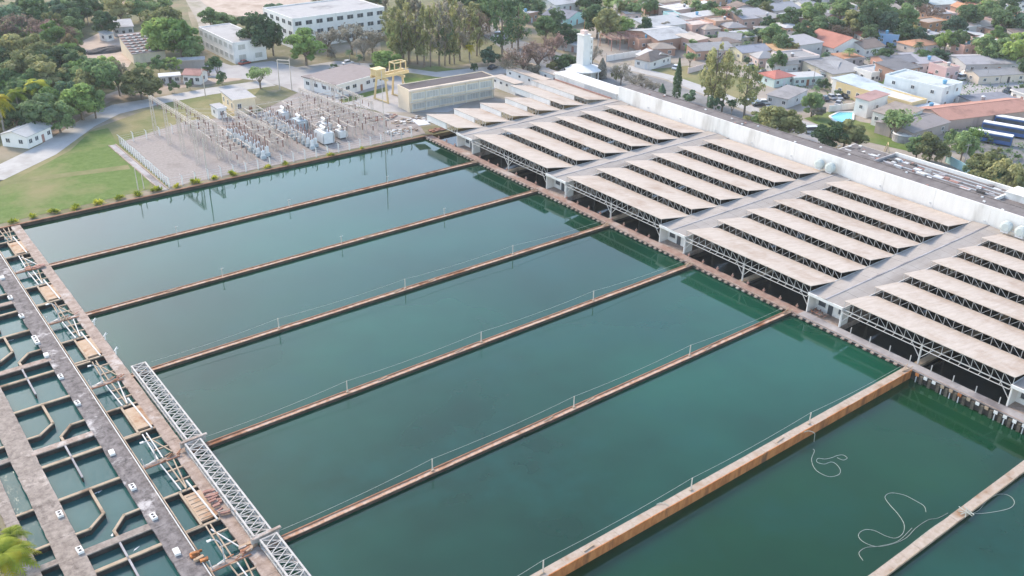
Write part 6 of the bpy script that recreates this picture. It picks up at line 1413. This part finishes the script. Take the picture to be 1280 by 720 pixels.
# x of the crown, y of its top, y of its foot, crown width (pixels of the photograph), kind, colour
TREES = [(15, 4, 48, 52, 'round', 'teal'), (48, -2, 42, 48, 'round', 'mid'), (76, 0, 34, 34, 'round', 'teal'), (100, -4, 32, 34, 'round', 'dark'), (96, 6, 42, 26, 'round', 'dark'), (134, 11, 48, 34, 'round', 'dark'), (152, -4, 30, 36, 'round', 'olive'), (176, -4, 26, 32, 'round', 'mid'),
 (120, -6, 22, 30, 'round', 'dark'), (210, 4, 60, 52, 'round', 'olive'), (228, 20, 76, 52, 'round', 'bright'), (205, 22, 74, 46, 'round', 'bright'), (240, 45, 78, 30, 'round', 'mid'), (200, -6, 22, 34, 'round', 'mid'), (32, 18, 56, 44, 'bare', 'pink'), (62, 24, 58, 34, 'bare', 'pink'), (6, 26, 60, 36, 'bare', 'pink'), (85, 34, 62, 30, 'bare', 'pink'),
 (70, 14, 50, 24, 'round', 'olive'), (92, 18, 46, 28, 'round', 'mid'), (92, 40, 76, 20, 'round', 'ochre'), (22, 42, 92, 48, 'round', 'olive'), (52, 44, 96, 46, 'round', 'olive'), (44, 62, 116, 54, 'round', 'olive'), (76, 54, 106, 48, 'round', 'dark'), (12, 82, 124, 44, 'round', 'mid'), (68, 76, 122, 50, 'round', 'olive'), (100, 64, 108, 34, 'round', 'dark'), (2, 55, 96, 40, 'round', 'dark'),
 (30, 96, 140, 40, 'round', 'mid'), (6, 112, 168, 46, 'palm', 'yellow'), (52, 94, 142, 44, 'palm', 'lime'), (28, 106, 152, 36, 'palm', 'lime'), (58, 118, 167, 52, 'round', 'dark'), (76, 122, 166, 40, 'round', 'mid'), (44, 130, 170, 30, 'round', 'dark'), (104, 104, 150, 54, 'round', 'bright'), (120, 108, 148, 32, 'round', 'mid'), (88, 100, 140, 30, 'round', 'teal'), (128, 68, 126, 50, 'round', 'mid'), (112, 84, 130, 34, 'round', 'olive'),
 (150, 76, 120, 26, 'bare', 'grey'), (178, 86, 124, 46, 'round', 'olive'), (192, 94, 124, 28, 'round', 'olive'), (166, 98, 120, 26, 'round', 'mid'), (176, 74, 96, 22, 'bush', 'mid'), (200, 68, 92, 26, 'bush', 'mid'), (218, 70, 92, 22, 'bush', 'bright'), (214, 78, 96, 16, 'palm', 'dark'), (218, 99, 116, 15, 'bush', 'dark'), (238, 99, 113, 15, 'bush', 'dark'), (274, 66, 104, 22, 'feather', 'dark'), (278, 88, 107, 18, 'bush', 'mid'), (262, 78, 94, 18, 'bush', 'dark'), (326, 82, 111, 34, 'feather', 'mid'),
 (316, 84, 102, 16, 'bush', 'mid'), (326, 18, 72, 50, 'round', 'dark'), (342, 26, 70, 30, 'round', 'dark'), (383, 36, 82, 46, 'round', 'bright'), (346, 2, 26, 32, 'bush', 'teal'), (264, 8, 36, 26, 'round', 'mid'), (284, 16, 38, 34, 'round', 'mid'), (310, 18, 40, 30, 'bush', 'dark'), (437, 61, 77, 15, 'palm', 'dark'), (450, 67, 84, 15, 'palm', 'dark'), (419, 79, 94, 15, 'bush', 'dark'), (484, 63, 92, 38, 'round', 'bright'), (470, 76, 88, 16, 'bush', 'dark'),
 (497, 8, 82, 30, 'airy', 'olive'), (511, 4, 80, 30, 'airy', 'olive'), (522, -6, 80, 28, 'airy', 'grey'), (538, 2, 84, 28, 'airy', 'olive'), (549, -8, 82, 30, 'airy', 'grey'), (562, -6, 80, 30, 'airy', 'olive'), (575, 2, 76, 28, 'airy', 'grey'), (587, 8, 74, 26, 'airy', 'olive'), (503, 20, 84, 26, 'airy', 'olive'), (530, 12, 84, 28, 'airy', 'olive'), (568, 18, 80, 26, 'airy', 'olive'), (556, 30, 82, 24, 'airy', 'dark'), (596, 14, 70, 28, 'bare', 'pink'), (490, 10, 60, 30, 'airy', 'olive'),
 (410, 36, 70, 32, 'bare', 'grey'), (440, 30, 68, 38, 'bare', 'grey'), (466, 36, 72, 34, 'bare', 'grey'), (414, 56, 76, 18, 'bush', 'grey'), (455, 48, 76, 26, 'bare', 'grey'), (587, 54, 78, 18, 'palm', 'yellow'), (610, 58, 84, 32, 'bush', 'teal'), (626, 66, 84, 16, 'bush', 'dark'), (594, 76, 90, 12, 'bush', 'dark'), (628, -8, 74, 38, 'airy', 'dark'), (648, 4, 62, 34, 'airy', 'dark'), (612, -8, 40, 32, 'round', 'mid'), (640, -4, 34, 30, 'round', 'dark'),
 (654, 58, 96, 42, 'bare', 'pink'), (672, 52, 92, 38, 'bare', 'pink'), (690, 42, 82, 28, 'bare', 'pink'), (640, 70, 96, 28, 'bare', 'grey'), (664, 76, 100, 26, 'bush', 'grey'), (682, 18, 52, 30, 'round', 'mid'), (692, 12, 44, 30, 'round', 'dark'), (706, 30, 62, 30, 'round', 'dark'), (718, 36, 60, 28, 'round', 'teal'), (706, 66, 92, 32, 'round', 'dark'), (690, 72, 92, 22, 'bush', 'olive'), (668, 0, 24, 30, 'round', 'dark'), (640, 26, 60, 26, 'airy', 'olive'), (686, 86, 98, 14, 'bush', 'grey'),
 (746, 2, 48, 40, 'round', 'dark'), (758, 8, 54, 34, 'round', 'olive'), (776, 22, 50, 34, 'round', 'bright'), (770, -4, 24, 26, 'palm', 'mid'), (786, -4, 22, 24, 'palm', 'mid'), (800, -4, 22, 22, 'palm', 'mid'), (792, 2, 24, 24, 'round', 'mid'), (806, 22, 50, 20, 'round', 'dark'), (812, -4, 20, 20, 'round', 'mid'), (740, 58, 84, 22, 'bare', 'grey'), (752, 72, 98, 14, 'cone', 'grey'),
 (845, 72, 124, 12, 'cone', 'dark'), (827, 104, 122, 11, 'cone', 'teal'), (862, 112, 134, 26, 'bush', 'teal'), (776, 78, 106, 24, 'bare', 'grey'), (792, 92, 112, 28, 'bare', 'grey'), (804, 98, 116, 22, 'bare', 'grey'), (816, 102, 118, 18, 'bare', 'grey'), (770, 82, 104, 14, 'bush', 'olive'), (890, 54, 136, 34, 'airy', 'olive'), (902, 64, 140, 32, 'airy', 'olive'), (884, 70, 132, 26, 'airy', 'olive'), (930, 78, 146, 36, 'airy', 'olive'), (894, 116, 140, 26, 'bush', 'teal'), (914, 122, 146, 16, 'feather', 'dark'), (944, 140, 160, 34, 'bush', 'olive'), (862, 64, 84, 20, 'feather', 'mid'),
 (966, 132, 172, 44, 'round', 'olive'), (984, 138, 174, 40, 'round', 'olive'), (952, 140, 166, 26, 'round', 'mid'), (1014, 112, 146, 28, 'round', 'mid'), (1022, 132, 150, 22, 'bush', 'grey'), (1034, 152, 188, 42, 'round', 'dark'), (1054, 150, 186, 44, 'round', 'olive'), (1068, 156, 188, 26, 'round', 'olive'), (1118, 134, 176, 50, 'feather', 'mid'), (1112, 140, 172, 36, 'feather', 'mid'), (1160, 166, 204, 38, 'round', 'olive'), (1144, 170, 200, 30, 'round', 'mid'), (1176, 178, 206, 22, 'bush', 'olive'), (1200, 160, 202, 32, 'round', 'mid'), (1214, 156, 190, 28, 'feather', 'bright'), (1186, 160, 186, 24, 'bush', 'mid'),
 (1228, 190, 238, 50, 'round', 'olive'), (1250, 198, 252, 44, 'round', 'olive'), (1240, 206, 250, 34, 'bush', 'dark'), (1264, 214, 262, 22, 'bush', 'olive'), (1212, 196, 220, 22, 'bush', 'teal'), (1031, 97, 112, 14, 'bush', 'dark'), (1046, 112, 122, 14, 'bush', 'dark'), (1102, 58, 84, 30, 'round', 'dark'), (1060, 58, 80, 24, 'palm', 'mid'),
 (985, 10, 38, 32, 'round', 'dark'), (1002, 26, 60, 28, 'round', 'dark'), (1016, 2, 38, 36, 'round', 'mid'), (1032, 18, 48, 42, 'round', 'dark'), (1050, -4, 28, 32, 'round', 'mid'), (1064, 14, 48, 36, 'round', 'olive'), (1080, 4, 50, 32, 'round', 'dark'), (1096, -4, 42, 36, 'round', 'mid'), (1106, 10, 52, 32, 'round', 'teal'), (1128, 2, 42, 32, 'round', 'mid'), (1130, 28, 58, 32, 'round', 'dark'), (1146, 34, 60, 26, 'round', 'teal'), (1086, 30, 56, 26, 'round', 'dark'), (1048, 30, 54, 26, 'bare', 'pink'),
 (964, 28, 62, 34, 'round', 'mid'), (976, 42, 70, 28, 'round', 'dark'), (970, 64, 92, 24, 'round', 'mid'), (990, 52, 72, 20, 'round', 'olive'), (958, 50, 66, 18, 'bush', 'dark'), (1150, 60, 82, 26, 'round', 'mid'), (1172, 60, 80, 26, 'round', 'teal'), (1180, 38, 64, 26, 'round', 'bright'), (1196, 36, 66, 22, 'round', 'dark'), (1206, 2, 38, 36, 'round', 'dark'), (1190, 18, 48, 32, 'round', 'teal'), (1160, 4, 30, 28, 'bare', 'pink'), (1230, 2, 28, 32, 'round', 'mid'), (1252, 6, 46, 36, 'round', 'dark'), (1272, 12, 48, 32, 'round', 'teal'), (1228, 40, 78, 30, 'round', 'mid'), (1248, 48, 84, 40, 'round', 'mid'), (1270, 40, 88, 40, 'round', 'bright'), (1236, 58, 84, 26, 'round', 'dark'), (1278, 68, 100, 24, 'round', 'dark'), (1216, 44, 68, 20, 'palm', 'mid'), (1244, 0, 24, 26, 'round', 'dark'),
 (886, 2, 24, 26, 'round', 'mid'), (896, 8, 32, 26, 'feather', 'mid'), (914, 6, 34, 16, 'palm', 'dark'), (922, 10, 34, 14, 'palm', 'dark'), (870, 0, 20, 20, 'round', 'mid'), (906, 36, 50, 22, 'bush', 'mid'), (888, 42, 54, 18, 'bush', 'teal'), (930, 38, 54, 26, 'round', 'mid'), (948, 34, 52, 30, 'round', 'teal'), (932, 50, 66, 14, 'palm', 'dark'), (946, -6, 16, 32, 'round', 'dark'), (956, 0, 16, 22, 'round', 'dark'), (828, 26, 44, 24, 'bush', 'grey'), (880, 46, 60, 14, 'bush', 'mid'), (1116, 104, 120, 14, 'bush', 'teal'), (1050, 74, 84, 12, 'bush', 'bright'), (1034, 66, 80, 16, 'bush', 'lime'), (1192, 132, 150, 14, 'bush', 'mid'),
 (440, -8, 14, 24, 'round', 'olive'), (470, -8, 10, 28, 'round', 'mid'), (395, -10, 6, 26, 'bush', 'olive'), (600, -10, 20, 30, 'round', 'dark'), (580, -10, 14, 28, 'round', 'mid'), (655, -10, 10, 26, 'round', 'dark'), (710, -12, 4, 24, 'round', 'dark'), (735, -10, 14, 30, 'round', 'dark'), (1010, -10, 10, 26, 'round', 'dark'), (1075, -12, 12, 34, 'round', 'mid'), (1110, -12, 14, 34, 'round', 'dark'), (1145, -10, 14, 30, 'round', 'dark'), (1215, -12, 10, 34, 'round', 'mid'), (1262, -12, 12, 34, 'round', 'dark')]
# further trees that close the woods and stand between the houses
rf = random.Random(21); extra = []
def inside(x, y, poly):
    c = False; n = len(poly)
    for i in range(n):
        (x0, y0), (x1, y1) = poly[i], poly[(i + 1) % n]
        if (y0 > y) != (y1 > y) and x < (x1 - x0) * (y - y0) / (y1 - y0) + x0: c = not c
    return c
WOOD = [(-20, 20), (-10, -12), (225, -12), (190, 6), (150, 12), (118, 30), (96, 52), (108, 80), (130, 100), (150, 112), (96, 136), (48, 160), (-20, 178)]
WOOD2 = [(480, 84), (600, 74), (596, 30), (560, -10), (470, -12), (488, 40)]
TOWNP = [(690, 20), (760, -12), (1290, -12), (1290, 130), (1200, 90), (1090, 60), (1000, 60), (900, 50), (850, 44), (770, 50)]
TOWNQ = [(850, 66), (960, 60), (1100, 84), (1200, 140), (1290, 140), (1290, 215), (1150, 165), (1040, 130), (940, 96)]
def clear_of(x, y, lim):
    g_ = at(x, y, ZG)
    if any((c - g_).length < 6.5 for c in OBST): return False
    return all((Vector((c.x, c.y, 0)) - Vector((g_.x, g_.y, 0))).length > sz * 0.62 + lim for ph, c, sz in PLACES)
for poly, n, kinds, cols, hr, lim in ((WOOD, 85, ['round', 'round', 'round', 'bush'], ['mid', 'olive', 'olive', 'dark', 'teal', 'bright'], (6, 11), 2.5), (WOOD2, 6, ['airy', 'airy', 'round'], ['olive', 'mid', 'grey'], (10, 17), 3), (TOWNP, 95, ['round', 'round', 'bush', 'bush', 'palm', 'feather'], ['mid', 'mid', 'dark', 'teal', 'bright', 'olive'], (4, 8), 1.2), (TOWNQ, 26, ['bush', 'bush', 'round', 'palm'], ['mid', 'bright', 'teal', 'olive'], (2.5, 6), 1.5)):
    k = 0; tries = 0
    while k < n and tries < 6000:
        tries += 1; x, y = rf.uniform(-20, 1290), rf.uniform(-12, 215)
        if not inside(x, y, poly) or not clear_of(x, y, lim): continue
        if any(math.hypot(x - e[0], (y - e[2]) * 1.6) < (9 if poly is not TOWNQ else 12) for e in extra): continue
        kd = rf.choice(kinds); h = rf.uniform(*hr) * (0.5 if kd == 'bush' else 1.0); g_ = at(x, y, ZG); s_ = ppm(g_)
        top = pix(g_ + Vector((0, 0, h)))[1]; w = 2 * s_ * h * {'round': 0.42, 'bush': 0.6, 'palm': 0.4, 'feather': 0.5, 'airy': 0.16}[kd]
        extra.append((x, top, y, w, kd, rf.choice(cols))); k += 1
TREES += extra
def side_phrase(px, py, base):
    """where a plant stands seen from the photograph's side, against the nearest named building"""
    best = None
    for ph, c, sz in PLACES:
        qx, qy = pix(c); dd = math.hypot((qx - px), (qy - py) * 1.4)
        if best is None or dd < best[0]: best = (dd, ph, qx, qy, c)
    dd, ph, qx, qy, c = best
    if abs(qx - px) > abs(qy - py) * 1.6: rel = 'left of' if px < qx else 'right of'
    else: rel = 'in front of' if py > qy else 'behind'
    near = 'just ' if dd < 24 else 'further ' if dd > 60 else ''
    return near, '%s the %s' % (rel, ph)
PLACES += [(n_, at(x_, y_, ZG), 6) for n_, x_, y_ in (('curve of the perimeter road', 130, 140), ('reddish bare trees', 40, 42), ('top left corner', 12, 8), ('left frame edge', 2, 78), ('yellow palm at the left', 8, 128), ('dirt slope', 104, 52), ('top edge above the clearing', 150, 2), ('tall feathery grove', 540, 40), ('top right corner', 1272, 8))]
seen = {}; rt = random.Random(5); made = []
for k, (px, ty, by, wpx, kind, colr) in enumerate(TREES):
    c = at(px, by, ZG); h = max(1.5, height_at(c, px, ty)); r = wpx / 2 / ppm(c + Vector((0, 0, h * 0.6)))
    nh, nr = NOM[kind]
    nm, cat = KNAME[kind]
    size = 'small ' if h < 4.2 and kind != 'bush' else 'tall ' if h > 13 and kind != 'airy' else ''
    near, sp = side_phrase(px, (ty + by) / 2, c)
    lab = '%s%s %s %s%s' % (size, CDESC[colr], KDESC[kind], near, sp)
    if len(lab.split()) > 12: lab = '%s %s %s' % (CDESC[colr], KDESC[kind], sp)
    if len(lab.split()) > 13: lab = '%s %s' % (KDESC[kind].split()[-1], sp)
    made.append([k, lab, px, by, kind, colr, c, h, r, nh, nr, nm, cat])
byl = {}
for e in made: byl.setdefault(e[1], []).append(e)
for lab, es in byl.items():
    if len(es) > 1:
        es.sort(key=lambda e: e[2]); n = len(es)
        words = {2: ['the left one', 'the right one'], 3: ['leftmost of three', 'middle of three', 'rightmost of three']}.get(n) or ['%s from left' % w for w in ['first', 'second', 'third', 'fourth', 'fifth', 'sixth', 'seventh', 'eighth', 'ninth', 'tenth', 'eleventh', 'twelfth', 'thirteenth', 'fourteenth', 'fifteenth', 'sixteenth', 'seventeenth', 'eighteenth', 'nineteenth', 'twentieth', 'twenty-first', 'twenty-second', 'twenty-third', 'twenty-fourth', 'twenty-fifth', 'twenty-sixth', 'twenty-seventh', 'twenty-eighth', 'twenty-ninth', 'thirtieth', 'thirty-first', 'thirty-second'][:n]]
        for e, w in zip(es, words): e[1] = lab + ', ' + w
for k, lab, px, by, kind, colr, c, h, r, nh, nr, nm, cat in made:
    t = thing(nm, lab, cat, c, rt.uniform(0, 6.283)); t.scale = (r / nr, r / nr, h / nh)
    if kind in ('round', 'feather', 'bare'): tm = TRUNKS['round'][k % 2]
    elif kind in ('airy', 'palm'): tm = TRUNKS[kind][k % 2]
    else: tm = None
    if tm is not None: put('trunk', tm, t, (0, 0, 0))
    else: put('trunk', TRUNKS['round'][k % 2], t, (0, 0, 0)).scale = (0.3, 0.3, 0.5)
    o = put('fronds' if kind == 'palm' else 'crown', CROWNS[kind][k % len(CROWNS[kind])], t, (0, 0, 0))
    o.material_slots[0].link = 'OBJECT'; o.material_slots[0].material = MATS['leaf_' + colr]
# big palm at the bottom left corner, close to the camera
c = at(8, 712, -0.1); t = thing('palm_tree', 'yellow green palm crown in the bottom left corner beside the brown walkway', 'palm', (at(4, 694, 4.6).x, at(4, 694, 4.6).y, -0.2)); t.scale = (1.0, 1.0, 0.62)
put('trunk', TRUNKS['palm'][0], t, (0, 0, 0))
for q, col_ in ((0, 'leaf_lime'), (1, 'leaf_yellow')):
    o = put('fronds', crown_palm(11 + q, 24), t, (0, 0, -0.3 * q), q * 0.2); o.material_slots[0].link = 'OBJECT'; o.material_slots[0].material = MATS[col_]
t = thing('palm_tree', 'second yellow green palm clump on the bank at the left bottom edge', 'palm', (at(14, 668, 3.0).x, at(14, 668, 3.0).y, -0.2), 1.0); t.scale = (0.62, 0.62, 0.40)
put('trunk', TRUNKS['palm'][1], t, (0, 0, 0)); o = put('fronds', CROWNS['palm'][1], t, (0, 0, 0)); o.material_slots[0].link = 'OBJECT'; o.material_slots[0].material = MATS['leaf_lime']
# scrub along the left bank
mb = MB(); rnd = random.Random(9)
for q in range(2600):
    y = rnd.uniform(95, 140); x = 5.6 - abs(rnd.gauss(0, 1.4)); leaf_quad(mb, Vector((x, y, ZG + rnd.uniform(0, 0.5))), (rvec(rnd) + Vector((0, 0, 0.8))).normalized(), rnd.uniform(0.1, 0.25), rnd)
tag(mb.build('bank_scrub', 'leaf_olive'), 'low scrub on the bank at the bottom left', 'scrub', None, 'stuff')
# weeds and low garden growth between the houses
mb = MB()
for q in range(7000):
    px, py = rnd.uniform(560, 1290), rnd.uniform(-5, 215)
    if py > 8 + max(0, (px - 700)) * 0.36: continue
    p = at(px, py, ZG)
    if p.x < 216: continue
    for w in range(4):
        leaf_quad(mb, p + Vector((rnd.gauss(0, 0.7), rnd.gauss(0, 0.7), rnd.uniform(0.05, 0.6))), (rvec(rnd) + Vector((0, 0, 0.7))).normalized(), rnd.uniform(0.2, 0.5), rnd)
tag(mb.build('weeds', 'leaf_mid'), 'scattered low garden growth between the houses', 'weeds', None, 'stuff')
# ================================================================== AIR
hz = MB().box(-2610, 3210, -910, 3610, -4.2, 88.0)
ho = hz.build('haze', 'foam'); ho['kind'] = 'stuff'; ho['label'] = 'pale haze filling the air over the whole site'; ho['category'] = 'haze'
mh = bpy.data.materials.new('haze_air'); mh.use_nodes = True; nt = mh.node_tree
for n_ in list(nt.nodes):
    if n_.type != 'OUTPUT_MATERIAL': nt.nodes.remove(n_)
pv_ = nt.nodes.new('ShaderNodeVolumePrincipled'); pv_.inputs['Color'].default_value = (0.92, 0.93, 0.95, 1); pv_.inputs['Density'].default_value = 0.00012; pv_.inputs['Anisotropy'].default_value = 0.0
nt.links.new(pv_.outputs[0], [n_ for n_ in nt.nodes if n_.type == 'OUTPUT_MATERIAL'][0].inputs['Volume'])
ho.data.materials.clear(); ho.data.materials.append(mh); ho.visible_shadow = True
